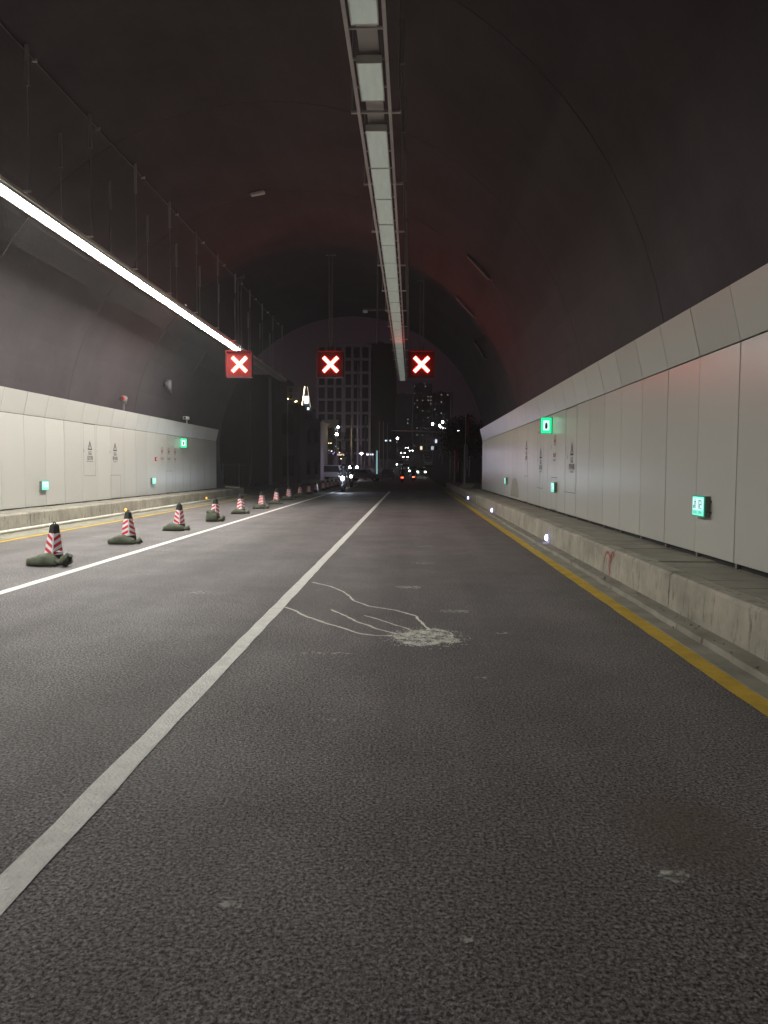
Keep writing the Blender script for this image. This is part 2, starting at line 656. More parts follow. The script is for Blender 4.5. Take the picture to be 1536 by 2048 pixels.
# walkways: loose concrete slabs laid side by side
for side, x0, x1, kz, y_end in (('R', KERB_R + 0.205, WALL_R + 0.12, KZ_R, 40.5), ('L', WALL_L - 0.12, KERB_L - 0.205, KZ_L, 40.5)):
    wlk = empty('walkway', (0, 0, 0))
    struct(wlk)
    MB().box(x0, x1, -12, y_end, -0.1, kz - 0.05).build('walkway_bed', 'gutter', wlk)
    wd = x1 - x0
    mes = []
    for q in range(5):
        mm = MB()
        c = 0.008
        jx = random.uniform(-0.006, 0.006)
        mm.box(jx + c, wd - c + jx, 0.011, 0.489, -0.045, -0.008)
        b = len(mm.v)
        t = [(jx + c, 0.011), (wd - c + jx, 0.011), (wd - c + jx, 0.489), (jx + c, 0.489)]
        ti = [(jx + 2 * c, 0.019), (wd - 2 * c + jx, 0.019), (wd - 2 * c + jx, 0.481), (jx + 2 * c, 0.481)]
        mm.v += [(u, v, -0.008) for u, v in t] + [(u, v, 0) for u, v in ti]
        mm.f.append((b + 4, b + 5, b + 6, b + 7))
        mm.m.append(0)
        for i in range(4):
            j = (i + 1) % 4
            mm.f.append((b + i, b + j, b + 4 + j, b + 4 + i))
            mm.m.append(0)
        mes.append(mm.mesh('slab', 'slab'))
    y = 3.0
    while y < y_end - 0.3:
        put('slab', random.choice(mes), wlk, (x0, y, kz + random.uniform(-0.006, 0.008)), (random.uniform(-0.008, 0.008), random.uniform(-0.006, 0.006), 0))
        y += 0.5
    MB().box(x0, x1, -12, 2.995, kz - 0.05, kz).build('walkway_rear_run', 'slab', wlk)
# kerb top beyond the portal on the right
struct(MB().box(KERB_R + 0.205, 5.2, 40.52, 60, -0.1, KZ_R - 0.01).build('pavement', 'slab'))

# ================================================================== tunnel vault: cast rings with open joints
A0, A1 = R(-19.5), R(199.5)
NSEG = 44


def arc_ring(y0, y1, r0, r1, name, mt, parent):
    mm = MB()
    for i in range(NSEG):
        a, b = A0 + (A1 - A0) * i / NSEG, A0 + (A1 - A0) * (i + 1) / NSEG
        P = lambda t, r: (VX + r * math.cos(t), VZ + r * math.sin(t))
        (xa, za), (xb, zb), (xc, zc), (xd, zd) = P(a, r0), P(b, r0), P(b, r1), P(a, r1)
        mm.quad([(xa, y0, za), (xb, y0, zb), (xb, y1, zb), (xa, y1, za)])
        mm.quad([(xd, y0, zd), (xd, y1, zd), (xc, y1, zc), (xc, y0, zc)])
        mm.quad([(xa, y0, za), (xd, y0, zd), (xc, y0, zc), (xb, y0, zb)])
        mm.quad([(xa, y1, za), (xb, y1, zb), (xc, y1, zc), (xd, y1, zd)])
    return mm.build(name, mt, parent)


vault = empty('tunnel_vault', (0, 0, 0))
tag(vault, 'dark arched concrete tunnel vault with ring joints above the road', 'tunnel')
joints = [Y_BACK, -21.1, -15.6, -10.1, -4.6, 0.9, 6.4, 11.9, 17.4, 22.9, 28.4, 33.9, Y_PORTAL]
for a, b in zip(joints, joints[1:]):
    arc_ring(a + 0.008, b - 0.008, VR, VR + 0.28, 'lining_ring', 'lining', vault)
arc_ring(Y_BACK, Y_PORTAL - 0.02, VR + 0.285, VR + 0.7, 'outer_shell', 'lining_back', vault)
# thin conduit along the vault with saddles
mm = MB()
ca = math.acos((-7.0 - VX) / VR)
cx_, cz_ = VX + (VR - 0.03) * math.cos(ca), VZ + (VR - 0.03) * math.sin(ca)
mm.tube((cx_, 2, cz_), (cx_, 40, cz_), 0.012, 6)
mm.build('conduit', 'steel_dark', vault)
for y in [8.3 + 2.75 * i for i in range(12)]:
    MB().box(cx_ - 0.05, cx_ + 0.05, y, y + 0.03, cz_ - 0.02, cz_ + 0.04).build('conduit_saddle', 'steel', vault)

# ================================================================== side walls of enamel panels
PW = 1.15


def wall_panels(side):
    wx = WALL_R if side > 0 else WALL_L
    zb, zj, zt = (0.515, 2.97, 3.575) if side > 0 else (0.455, 2.94, 3.55)
    wobj = empty('tunnel_wall', (wx, 0, 0))
    g = 0.006
    mm = MB()
    b = 0.006
    x_in = 0.0
    # a panel: shallow tray with folded edges
    mm.box(0.004 * side, 0.03 * side, g, PW - g, zb, zj - 0.008)
    mm.v[0:8]
    pan = mm.mesh('wall_panel', 'panel')
    mm2 = MB()
    lean = -0.14 * side
    th = 0.03 * side
    y0, y1 = g, PW - g
    P = [(0.002 * side, zj + 0.008), (lean, zt), (lean + th, zt + 0.006), (th, zj + 0.008)]
    mm2.prism(P if side < 0 else P[::-1], y0, y1)
    cop = mm2.mesh('coping_panel', 'panel')
    for me in (pan, cop):
        bm = bmesh.new()
        bm.from_mesh(me)
        bmesh.ops.recalc_face_normals(bm, faces=bm.faces)
        bmesh.ops.bevel(bm, geom=[e for e in bm.edges], offset=0.004, segments=1, affect='EDGES')
        bm.to_mesh(me)
        bm.free()
    ys_ = 8.38 - PW * 4 if side > 0 else 19.55 - PW * 14
    y = ys_
    while y + PW <= Y_WALL + 0.2:
        put('wall_panel', pan, wobj, (random.uniform(-0.0015, 0.0015), y, 0), (0, 0, random.uniform(-0.0012, 0.0012)))
        put('coping_panel', cop, wobj, (random.uniform(-0.0015, 0.0015), y, 0))
        y += PW
    yend = y
    MB().box(min(0.031 * side, 0.06 * side), max(0.031 * side, 0.06 * side), Y_BACK, yend - 0.01, zb + 0.03, zj).build('backing_rail', 'panel_back', wobj)
    lo, hi = sorted((lean + 0.05 * side, lean + 0.075 * side))
    P = [(0.05 * side, zj), (lean + 0.034 * side, zt - 0.005), (lean + 0.06 * side, zt - 0.005), (0.075 * side, zj)]
    MB().prism(P if side < 0 else P[::-1], Y_BACK, yend - 0.01).build('coping_backing', 'panel_back', wobj)
    # plain run behind the camera
    x0, x1 = sorted((0.004 * side, 0.03 * side))
    MB().box(x0, x1, Y_BACK, ys_ - 0.01, zb, zj - 0.008).build('wall_rear_run', 'panel', wobj)
    P = [(0.002 * side, zj + 0.008), (lean, zt), (lean + th, zt + 0.006), (th, zj + 0.008)]
    MB().prism(P if side < 0 else P[::-1], Y_BACK, ys_ - 0.01).build('coping_rear_run', 'panel', wobj)
    # feet under the panels
    for i in range(30):
        yy = ys_ + PW * i
        if yy < yend:
            x0, x1 = sorted((0.032 * side, 0.065 * side))
            MB().box(x0, x1, yy - 0.025, yy + 0.025, (KZ_R if side > 0 else KZ_L) - 0.01, zb + 0.04).build('foot', 'steel_dark', wobj)
    # dark recess behind the feet
    x0, x1 = sorted((0.07 * side, 0.09 * side))
    MB().box(x0, x1, Y_BACK, yend - 0.02, 0.3, zb + 0.08).build('base_recess', 'panel_back', wobj)
    return wobj, yend


wallR, endR = wall_panels(1)
wallL, endL = wall_panels(-1)
tag(wallR, 'white enamel panel wall above the walkway with blue kerb lights', 'wall')
tag(wallL, 'white enamel panel wall behind the row of traffic cones', 'wall')


def on_wall(side, yc, zc, proud=0.003):
    """matrix that stands a flat x/y drawing on a side wall, right way round (in the wall's own space)"""
    if side > 0:
        return Matrix(((0, 0, -1, -proud), (-1, 0, 0, yc), (0, 1, 0, zc), (0, 0, 0, 1)))
    return Matrix(((0, 0, 1, proud), (1, 0, 0, yc), (0, 1, 0, zc), (0, 0, 0, 1)))


def decal(me, side, yc, zc, name, proud=0.003):
    o = put(name, me, wallR if side > 0 else wallL)
    o.matrix_local = on_wall(side, yc, zc, proud)
    return o


def outline(pts, wd, mt, name):
    """closed flat outline of a convex figure"""
    n = len(pts)
    cx = sum(p[0] for p in pts) / n
    cyy = sum(p[1] for p in pts) / n
    mm = MB()
    inn = []
    for i in range(n):
        a, b, c = Vector(pts[i - 1]), Vector(pts[i]), Vector(pts[(i + 1) % n])
        e1, e2 = (b - a).normalized(), (c - b).normalized()
        n1, n2 = Vector((-e1.y, e1.x)), Vector((-e2.y, e2.x))
        if n1.dot(Vector((cx, cyy)) - b) < 0:
            n1, n2 = -n1, -n2
        bis = (n1 + n2)
        bis = bis / max(0.2, bis.dot(n1)) * wd
        inn.append((b.x + bis.x, b.y + bis.y))
    for i in range(n):
        j = (i + 1) % n
        mm.quad([(*pts[i], 0), (*pts[j], 0), (*inn[j], 0), (*inn[i], 0)])
    return mm.mesh(name, mt)


tri_me = outline([(-0.165, 0), (0.165, 0), (0, 0.30)], 0.036, 'ink_black', 'warning_triangle')
mm = MB()
for a, b in ((((-0.02, 0.19), (0.03, 0.19)), ((0.0, 0.13), (0.0, 0.13))), (((-0.03, 0.13), (0.03, 0.14)), ((0.0, 0.055), (0.0, 0.055)))):
    mm.quad([(*a[0], 0), (*a[1], 0), (*b[0], 0)])
bolt_me = mm.mesh('lightning_bolt', 'ink_black')
ring_me = outline([(0.14 * math.cos(2 * PI * i / 28), 0.14 * math.sin(2 * PI * i / 28)) for i in range(28)], 0.02, 'ink_red', 'fire_ring')
mm = MB()
mm.quad([(-0.06, -0.06, 0), (0.06, -0.06, 0), (0.075, 0.0, 0), (0.035, 0.03, 0), (0.0, 0.10, 0), (-0.03, 0.03, 0), (-0.07, 0.01, 0)])
flame_me = mm.mesh('flame_symbol', 'ink_red')
mm = MB()
mm.box(-0.03, 0.03, -0.002, 0.004, 0, 0)
slot_me = MB()
slot_me.quad([(-0.014, -0.045, 0), (0.014, -0.045, 0), (0.014, 0.045, 0), (-0.014, 0.045, 0)])
slot_me = slot_me.mesh('door_latch', 'ink_black')

TXT = {}


def txt(body, size, material):
    k = (body, size, material)
    if k not in TXT:
        TXT[k] = text_mesh('lettering', body, size, material)
    return TXT[k]


def door(side, y0, y1, z0, z1):
    o = outline([(-(y1 - y0) / 2, -(z1 - z0) / 2), ((y1 - y0) / 2, -(z1 - z0) / 2), ((y1 - y0) / 2, (z1 - z0) / 2), (-(y1 - y0) / 2, (z1 - z0) / 2)], 0.010, 'panel_back', 'door_seam')
    decal(o, side, (y0 + y1) / 2, (z0 + z1) / 2, 'door_seam', 0.0025)


def warning(side, yc, zb, row1, row2, row3, dlt):
    decal(tri_me, side, yc, zb, 'warning_triangle')
    decal(bolt_me, side, yc, zb, 'lightning_bolt')
    decal(txt(row1, 0.135, 'ink_black'), side, yc, zb - 0.115, 'lettering')
    decal(txt(row2, 0.145, 'ink_black'), side, yc, zb - 0.27, 'lettering')
    decal(txt(row3, 0.055, 'ink_black'), side, yc, zb - 0.375, 'lettering')
    decal(slot_me, side, yc + dlt, zb - 0.04, 'door_latch')


warning(1, 16.88, 1.87, '设备', '照明电箱', 'LIGHTING BOX', 0.46)
warning(1, 20.92, 1.86, '设备', '配电箱', 'POWER BOX', 0.46)
warning(1, 23.57, 2.17, '设备', '监控箱', 'CCTV', 0.46)
door(1, 16.46, 17.64, 1.02, 2.95)
door(1, 20.5, 21.46, 1.02, 2.6)
door(1, 23.15, 23.9, 0.52, 1.34)
door(1, 18.54, 19.27, 0.53, 1.35)
decal(ring_me, 1, 18.9, 2.29, 'fire_ring')
decal(flame_me, 1, 18.9, 2.28, 'flame_symbol')
decal(txt('消火栓', 0.125, 'ink_red'), 1, 18.92, 1.90, 'lettering')
decal(txt('FIRE HYDRANT', 0.05, 'ink_black'), 1, 18.92, 1.78, 'lettering')
decal(slot_me, 1, 19.32, 2.12, 'door_latch')
warning(-1, 23.60, 2.10, '设备', '监控箱', 'MONITORING BOX', -0.44)
warning(-1, 25.63, 2.11, '设备', '配电箱', 'POWER BOX', -0.44)
door(-1, 23.13, 24.0, 1.26, 2.93)
door(-1, 25.2, 26.08, 0.47, 1.27)
for yc, t_ in ((30.52, '消火栓'), (31.36, '灭火器'), (32.2, '水泵')):
    decal(ring_me, -1, yc, 2.24, 'fire_ring')
    decal(flame_me, -1, yc, 2.23, 'flame_symbol')
    decal(txt(t_, 0.125, 'ink_red'), -1, yc, 1.9, 'lettering')
    decal(txt('FIRE', 0.05, 'ink_black'), -1, yc, 1.78, 'lettering')
door(-1, 30.95, 31.85, 0.47, 1.4)
# fire call point
t = empty('fire_call_point', (WALL_L, 29.72, 1.88))
tag(t, 'small red fire call point box on the wall by the fire pictograms', 'call point')
MB().box(-0.005, 0.05, -0.07, 0.07, -0.08, 0.08).build('housing', 'red_housing_highlight', t)
MB().box(0.05, 0.056, -0.03, 0.03, -0.03, 0.03).build('press_plate', 'paper', t)
# grey arch-shaped patch low on the right wall
pts = [(-1.3, 0), (1.3, 0), (1.05, 0.34)] + [(0.95 * math.cos(PI * i / 12), 0.40 + 0.27 * math.sin(PI * i / 12)) for i in range(0, 13)] + [(-1.05, 0.34)]
mm = MB()
mm.quad([(x * 0.82, y_, 0) for x, y_ in pts])
decal(mm.mesh('arch_patch', 'wall_patch'), 1, 26.1, 0.58, 'arch_patch', 0.0022)

# ------------------------------------------------------------------ exit signs (lit boxes flat on the wall)


def exit_sign(side, yc, zc, label):
    wx = WALL_R if side > 0 else WALL_L
    t = empty('exit_sign', (wx, yc, zc))
    tag(t, label, 'exit sign', 'lit exit signs low on the tunnel walls')
    W, Hh, D = 0.185, 0.125, 0.065

    def part(name, mt, x0, x1, y0, y1, d0, d1, parent=t):
        # x runs along the reader's right
        mm = MB()
        if side > 0:
            mm.box(-d1, -d0, -x1, -x0, y0, y1)
        else:
            mm.box(d0, d1, x0, x1, y0, y1)
        return mm.build(name, mt, parent)
    part('housing', 'exit_side', -W, W, -Hh, Hh, 0.004, D)
    part('bracket', 'steel_dark', W, W + 0.03, 0.05, 0.07, -0.002, 0.03)
    part('bracket', 'steel_dark', W, W + 0.03, -0.08, -0.06, -0.002, 0.03)
    part('frame', 'exit_green', -W - 0.004, W + 0.004, -Hh - 0.004, Hh + 0.004, D, D + 0.012)
    face = part('face', 'exit_face', -W + 0.014, W - 0.014, -Hh + 0.012, Hh - 0.012, D + 0.012, D + 0.016)
    part('pictogram_panel', 'exit_white', -W + 0.032, -0.012, -0.045, 0.092, D + 0.016, D + 0.018, face)
    part('pictogram_panel', 'exit_white', 0.012, W - 0.032, -0.045, 0.092, D + 0.016, D + 0.018, face)
    # running figure and arrow, lettering under them
    fg = [((-0.10, 0.066), (-0.075, 0.085)), ((-0.125, 0.05), (-0.06, 0.06)), ((-0.10, 0.01), (-0.078, 0.05)), ((-0.135, -0.03), (-0.10, 0.012)), ((-0.085, -0.035), (-0.066, 0.012)), ((-0.06, 0.02), (-0.045, 0.05))]
    for (a, b), (c, d) in fg:
        part('figure', 'exit_ink', a, c, b, d, D + 0.018, D + 0.0195, face) if False else None
    mm = MB()

    def add(x0, x1, y0, y1):
        if side > 0:
            mm.box(-(D + 0.0195), -(D + 0.0178), -x1, -x0, y0, y1)
        else:
            mm.box(D + 0.0178, D + 0.0195, x0, x1, y0, y1)
    for (a, b), (c, d) in fg:
        add(a, c, b, d)
    mm.build('running_figure', 'exit_ink', face)
    mm = MB()
    for x0, x1, y0, y1 in ((0.03, 0.045, -0.03, 0.075), (0.045, 0.12, 0.06, 0.075), (0.105, 0.12, 0.0, 0.06), (0.06, 0.105, 0.02, 0.032), (0.06, 0.075, -0.03, 0.02), (0.09, 0.13, -0.035, -0.02)):
        add(x0, x1, y0, y1)
    mm.build('door_figure', 'exit_ink', face)
    for body, xx in (('120m', -0.085), ('80m', 0.085)):
        o = put('lettering', txt(body, 0.062, 'exit_ink'), face)
        if side > 0:
            o.matrix_local = Matrix(((0, 0, -1, -(D + 0.018)), (-1, 0, 0, -xx), (0, 1, 0, -0.077), (0, 0, 0, 1)))
        else:
            o.matrix_local = Matrix(((0, 0, 1, D + 0.018), (1, 0, 0, xx), (0, 1, 0, -0.077), (0, 0, 0, 1)))
    return t


exit_sign(1, 9.24, 1.11, 'lit mint exit sign box on plain wall panels away from any pictogram')
exit_sign(1, 18.71, 1.10, 'lit mint exit sign box under the red fire hydrant pictogram')
exit_sign(1, 28.26, 1.10, 'lit mint exit sign box beside the grey arch-shaped patch')
exit_sign(-1, 20.49, 1.02, 'lit mint exit sign box on the wall before the two warning triangles')
exit_sign(-1, 29.31, 1.00, 'lit mint exit sign box below the red fire call point')


# ------------------------------------------------------------------ green fire extinguisher signs (stand out from the wall)
def fire_sign(side, y, z, label):
    wx = WALL_R if side > 0 else WALL_L
    t = empty('fire_extinguisher_sign', (wx - side * 0.15, y, z))
    tag(t, label, 'sign', 'green lit extinguisher signs standing out from the walls')
    MB().box(-0.14, 0.14, -0.022, 0.022, -0.205, 0.205).build('housing', 'exit_side', t)
    x0, x1 = sorted((side * 0.14, side * 0.158))
    MB().box(x0, x1, -0.018, 0.018, -0.22, 0.22).build('mounting_bar', 'steel_dark', t)
    for s in (-1, 1):
        yf = lambda a, b: sorted((s * a, s * b))
        a = yf(0.0225, 0.027)
        f = MB().box(-0.132, 0.132, a[0], a[1], -0.197, 0.197).build('face', 'fire_green', t)
        a = yf(0.0272, 0.029)
        for bx in ((-0.092, 0.092, 0.128, 0.14), (-0.092, 0.092, -0.14, -0.128), (-0.092, -0.08, -0.128, 0.128), (0.08, 0.092, -0.128, 0.128)):
            MB().box(bx[0], bx[1], a[0], a[1], bx[2], bx[3]).build('border', 'exit_green', f)
        MB().box(-0.079, 0.079, a[0], a[1], -0.127, 0.127).build('white_field', 'fire_white', f)
        a = yf(0.0292, 0.031)
        mm = MB()
        k = -s
        for u0, u1, v0, v1 in ((-0.032, 0.032, -0.085, 0.035), (-0.018, 0.018, 0.035, 0.05), (-0.04, 0.045, 0.05, 0.062), (-0.012, 0.012, 0.062, 0.078), (-0.052, -0.044, -0.06, 0.056)):
            x0, x1 = sorted((k * u0 * -1, k * u1 * -1))
            mm.box(x0, x1, a[0], a[1], v0, v1)
        mm.build('extinguisher_symbol', 'ink_black', f)
    return t


fire_sign(1, 19.35, 2.68, 'green lit extinguisher sign standing out above the red hydrant pictogram')
fire_sign(-1, 33.0, 2.64, 'green lit extinguisher sign past the three small red fire pictograms')

# ------------------------------------------------------------------ kerb marker lights
dome = MB().ellipsoid((0, 0, 0.03), 0.062, 0.062, 0.06, 12, 8, lo=-0.3, hi=0.5)
dome_b = dome.mesh('lens', 'marker_blue', True)
dome_a = dome.mesh('lens', 'marker_amber', True)
hous = MB().box(-0.05, 0.05, -0.075, 0.075, -0.012, 0.012).mesh('housing', 'steel_dark')
for side, y, z, lb in ((1, 15.03, 0.17, 'round blue-white marker light on the kerb across from the warning triangles'),
                       (1, 25.31, 0.15, 'round blue-white marker light on the kerb across from the arch-shaped patch'),
                       (1, 35.96, 0.15, 'round blue-white marker light near the end of the kerb by the portal'),
                       (-1, 24.01, 0.15, 'amber marker light on the kerb below the two warning triangles'),
                       (-1, 33.61, 0.15, 'amber marker light on the kerb near the portal behind the cones')):
    kx = KERB_R if side > 0 else KERB_L
    t = empty('kerb_marker_light', (kx - side * 0.012, y, z))
    tag(t, lb, 'marker light', 'marker lights along the kerbs')
    put('housing', hous, t, (0, 0, 0), (0, R(90), 0))
    put('lens', dome_b if side > 0 else dome_a, t, (-side * 0.011, 0, 0), (0, R(-90 * side), 0), (1, 1, 0.6) if side > 0 else (0.8, 0.8, 0.6))

# red scribble on the right kerb
mm = MB()
gp = [(10.62, 0.20), (10.55, 0.34), (10.42, 0.37), (10.30, 0.30), (10.38, 0.20), (10.33, 0.10), (10.36, 0.02)]
gp2 = [(10.30, 0.30), (10.20, 0.40), (10.10, 0.36)]
for P in (gp, gp2):
    for a, b in zip(P, P[1:]):
        d = Vector((b[0] - a[0], b[1] - a[1])).normalized() * 0.022
        n = Vector((-d.y, d.x))
        q = [(a[0] + n.x, a[1] + n.y), (a[0] - n.x, a[1] - n.y), (b[0] - n.x, b[1] - n.y), (b[0] + n.x, b[1] + n.y)]
        mm.quad([(KERB_R - 0.016, u, v + 0.03) for u, v in q])
tag(mm.build('graffiti_mark', 'graffiti_red'), 'faded red scribble sprayed on the concrete kerb face', 'graffiti')

# ================================================================== lamp rows under the vault
XB = 2.6           # spacing of the cross bars


def lamp_row(cx, spans, lit_from, lit_to, label, y0, y1):
    t = empty('ceiling_lamp_row', (cx, 0, LAMP_Z))
    tag(t, label, 'lamp row', 'suspended lamp rows')
    hw = 0.155
    # side rails, in lengths
    y = y0
    while y < y1 - 0.1:
        l2 = min(5.2, y1 - y)
        for s in (-1, 1):
            c = s * 0.215
            MB().box(c - 0.021, c + 0.021, y + 0.004, y + l2 - 0.004, 0.03, 0.075).build('rail', 'steel', t)
        y += l2
    # cable tray above
    MB().box(-0.12, 0.12, y0, y1, 0.16, 0.18).build('cable_tray', 'steel', t)
    # cross bars, hanger rods with a thick sleeve at the vault
    y = y0 + 0.4
    while y < y1:
        MB().box(-0.33, 0.36, y - 0.02, y + 0.02, 0.077, 0.11).build('cross_bar', 'steel', t)
        for s, ex in ((-1, -0.31), (1, 0.34)):
            xx = cx + ex
            top = VZ + math.sqrt(VR ** 2 - (xx - VX) ** 2) - LAMP_Z
            MB().tube((ex, y, 0.09), (ex, y, top - 0.6), 0.011, 6).build('hanger_rod', 'steel_mid', t)
            MB().box(ex - 0.028, ex + 0.028, y - 0.028, y + 0.028, top - 0.72, top + 0.02).build('hanger_sleeve', 'steel_mid', t)
        for k in (0.62, 1.25, 1.9):
            if y + k < y1:
                MB().box(-0.235, 0.235, y + k - 0.012, y + k + 0.012, 0.077, 0.10).build('cross_strut', 'steel', t)
        y += XB
    # lamps
    meshes = {}
    for a, b in spans:
        lit = lit_from < a < lit_to
        key = (round(b - a, 3), lit)
        if key not in meshes:
            L = b - a
            f = MB()
            f.box(-hw, -hw + 0.014, 0.004, L - 0.004, 0.0, 0.09)
            f.box(hw - 0.014, hw, 0.004, L - 0.004, 0.0, 0.09)
            f.box(-hw + 0.0145, hw - 0.0145, 0.004, 0.02, 0.0, 0.09)
            f.box(-hw + 0.0145, hw - 0.0145, L - 0.02, L - 0.004, 0.0, 0.09)
            f.box(-hw + 0.01, hw - 0.01, 0.01, L - 0.01, 0.0905, 0.10)
            d = MB().box(-hw + 0.015, hw - 0.015, 0.0205, L - 0.0205, 0.006, 0.03)
            meshes[key] = (f.mesh('lamp', 'lamp_frame' if (lit or cx > -2) else 'steel_mid'), d.mesh('diffuser', 'lamp_on' if lit else ('lamp_off_glow' if cx > -2 else 'lamp_dead')))
        fm, dm = meshes[key]
        o = put('lamp', fm, t, (0, a, 0))
        put('diffuser', dm, o)
    return t


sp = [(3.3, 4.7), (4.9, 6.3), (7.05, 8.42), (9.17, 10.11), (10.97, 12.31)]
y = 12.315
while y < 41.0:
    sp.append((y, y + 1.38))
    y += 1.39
lamp_row(-0.553, sp, 0, -99, 'unlit suspended row of grey lamp panels given a faint glow along the middle of the vault', 2.4, 41.6)
sp = []
y = -27.8
while y < 29.5:
    sp.append((y, y + 1.37))
    y += 1.395
lit_end = y - 0.1
while y < 41.0:
    sp.append((y, y + 1.37))
    y += 1.395
lamp_row(-7.26, sp, 3.5, lit_end, 'brightly lit suspended row of white lamp panels over the coned-off lane', -28.6, 41.6)


# ================================================================== lane control signs with red crosses
def lane_sign(x, label):
    y, z = 29.5, 5.648
    t = empty('lane_control_sign', (x, y, z))
    tag(t, label, 'lane sign', 'red cross lane signs')
    h = 0.52
    MB().box(-h, h, 0.0, 0.20, -h, h).build('housing', 'black_plastic', t)
    MB().box(-h + 0.03, h - 0.03, -0.012, -0.001, -h + 0.03, h - 0.03).build('led_board', 'led_board', t)
    fr = MB()
    fr.box(-h, h, -0.17, -0.0005, h - 0.02, h)
    fr.box(-h, -h + 0.02, -0.13, -0.0005, -h + 0.0005, h - 0.0205)
    fr.box(h - 0.02, h, -0.13, -0.0005, -h + 0.0005, h - 0.0205)
    fr.build('visor', 'led_board', t)
    led = MB()
    rr = 0.0235
    n = 8
    for s in (-1, 1):
        for i in range(-n, n + 1):
            for j in (-1, 0, 1):
                if s > 0 and abs(i) < 2:
                    continue
                u, v = i * 0.047, j * 0.047
                px, pz = (u - s * v) * 0.7071, (s * u + v) * 0.7071
                b = len(led.v)
                K = 6
                for a in range(K):
                    led.v.append((px + rr * math.cos(2 * PI * a / K), -0.013, pz + rr * math.sin(2 * PI * a / K)))
                for a in range(K):
                    led.v.append((px + rr * 0.8 * math.cos(2 * PI * a / K), -0.045, pz + rr * 0.8 * math.sin(2 * PI * a / K)))
                for a in range(K):
                    c = (a + 1) % K
                    led.f.append((b + a, b + c, b + K + c, b + K + a))
                    led.m.append(0)
                led.f.append(tuple(b + K + a for a in range(K)))
                led.m.append(0)
    led.build('led_cross', 'led_red', t)
    top = VZ + math.sqrt(VR ** 2 - (x - VX) ** 2) - z
    for s in (-0.06, 0.06):
        MB().tube((s, 0.1, h), (s, 0.1, top + 0.05), 0.03, 8).build('hanger_pipe', 'steel_dark', t)
    MB().box(-0.2, 0.2, 0.02, 0.18, top - 0.03, top + 0.15).build('mounting_plate', 'steel_dark', t)


lane_sign(-6.89, 'red cross lane sign hanging beside the end of the lit lamps')
lane_sign(-3.256, 'red cross lane sign hanging alone over the middle lane')
lane_sign(0.344, 'red cross lane sign hanging beside the unlit lamp panels')

# camera bracket hanging between the signs
t = empty('ceiling_bracket', (-1.45, 30.5, 0))
tag(t, 'thin dark T-shaped bracket hanging from the vault between two red crosses', 'bracket')
top = VZ + math.sqrt(VR ** 2 - (-1.45 - VX) ** 2)
MB().tube((0, 0, 6.6), (0, 0, top + 0.05), 0.035, 8).build('stem', 'steel_dark', t)
MB().box(-0.6, 0.6, -0.04, 0.04, 7.95, 8.03).build('arm', 'steel_dark', t)
for s in (-0.5, 0.5):
    MB().box(s - 0.09, s + 0.09, -0.12, 0.05, 7.87, 7.949).build('camera_head', 'camera_white', t)


# small luminaires on the right haunch of the vault
def vault_unit(ang, y, ln, label, body='steel', name='vault_luminaire'):
    t = empty(name, (VX + VR * math.cos(ang), y, VZ + VR * math.sin(ang)))
    t.rotation_euler = (0, PI / 2 - ang + PI, 0)
    tag(t, label, 'luminaire', 'small unlit units fixed to the vault')
    MB().box(-ln / 2, ln / 2, -0.08, 0.08, 0.03, 0.09).build('body', body, t)
    MB().box(-ln / 2 + 0.03, ln / 2 - 0.03, -0.065, 0.065, 0.0905, 0.10).build('cover', body, t)
    for s in (-1, 1):
        MB().box(s * ln * 0.58 - 0.03, s * ln * 0.58 + 0.03, -0.03, 0.03, -0.02, 0.05).build('bracket', 'steel_dark', t)


aR = math.acos((2.0 - VX) / VR)
vault_unit(aR, 22.7, 0.95, 'long unlit luminaire on the right side of the vault over the dark band', 'steel_dark')
vault_unit(aR, 28.2, 0.95, 'second long unlit luminaire along the right side of the vault nearer the portal', 'steel_dark')
vault_unit(math.acos((2.85 - VX) / VR), 31.5, 0.8, 'dark short unit low on the right side of the vault by the portal', 'steel_dark')
vault_unit(math.acos((-4.7 - VX) / VR), 22.6, 0.42, 'small pale unit on the vault between the two lamp rows', 'camera_white')

# ------------------------------------------------------------------ things on top of the left wall
t = empty('horn_speaker', (WALL_L - 0.02, 26.5, 3.5))
tag(t, 'dark horn loudspeaker with painted red highlight on top of the left wall', 'speaker')
MB().tube((0, 0, 0), (0.02, 0, 0.30), 0.035, 8).build('stem', 'steel_dark', t)
MB().tube((0.02, 0.10, 0.36), (0.06, -0.14, 0.50), 0.05, 12, 0.15).build('horn', 'steel_dark', t, smooth=True)
MB().ellipsoid((0.065, -0.16, 0.51), 0.075, 0.05, 0.075).build('lens', 'red_housing_highlight', t, smooth=True)  # red highlight on the horn, put in as a coloured bulge
t = empty('cctv_camera', (WALL_L + 0.02, 33.9, 3.48))
tag(t, 'small white security camera on top of the left wall above the green sign', 'camera')
MB().tube((0, 0, 0), (0, 0, 0.26), 0.03, 8).build('stem', 'camera_white', t)
MB().box(-0.09, 0.09, -0.28, 0.10, 0.262, 0.40).build('body', 'camera_white', t)
MB().tube((0, -0.281, 0.33), (0, -0.30, 0.33), 0.05, 12).build('lens', 'black_plastic', t)
aL = PI - math.asin((4.9 - VZ) / VR)
t = empty('vault_horn', (VX + VR * math.cos(aL), 31.0, VZ + VR * math.sin(aL)))
tag(t, 'dark tilted horn fixed to the left haunch of the vault', 'horn')
MB().tube((-0.05, 0, 0), (0.18, -0.05, 0.02), 0.04, 8).build('bracket', 'steel_dark', t)
MB().tube((0.2, 0.22, -0.2), (0.25, -0.25, 0.22), 0.07, 12, 0.15).build('horn', 'steel_dark', t, smooth=True)


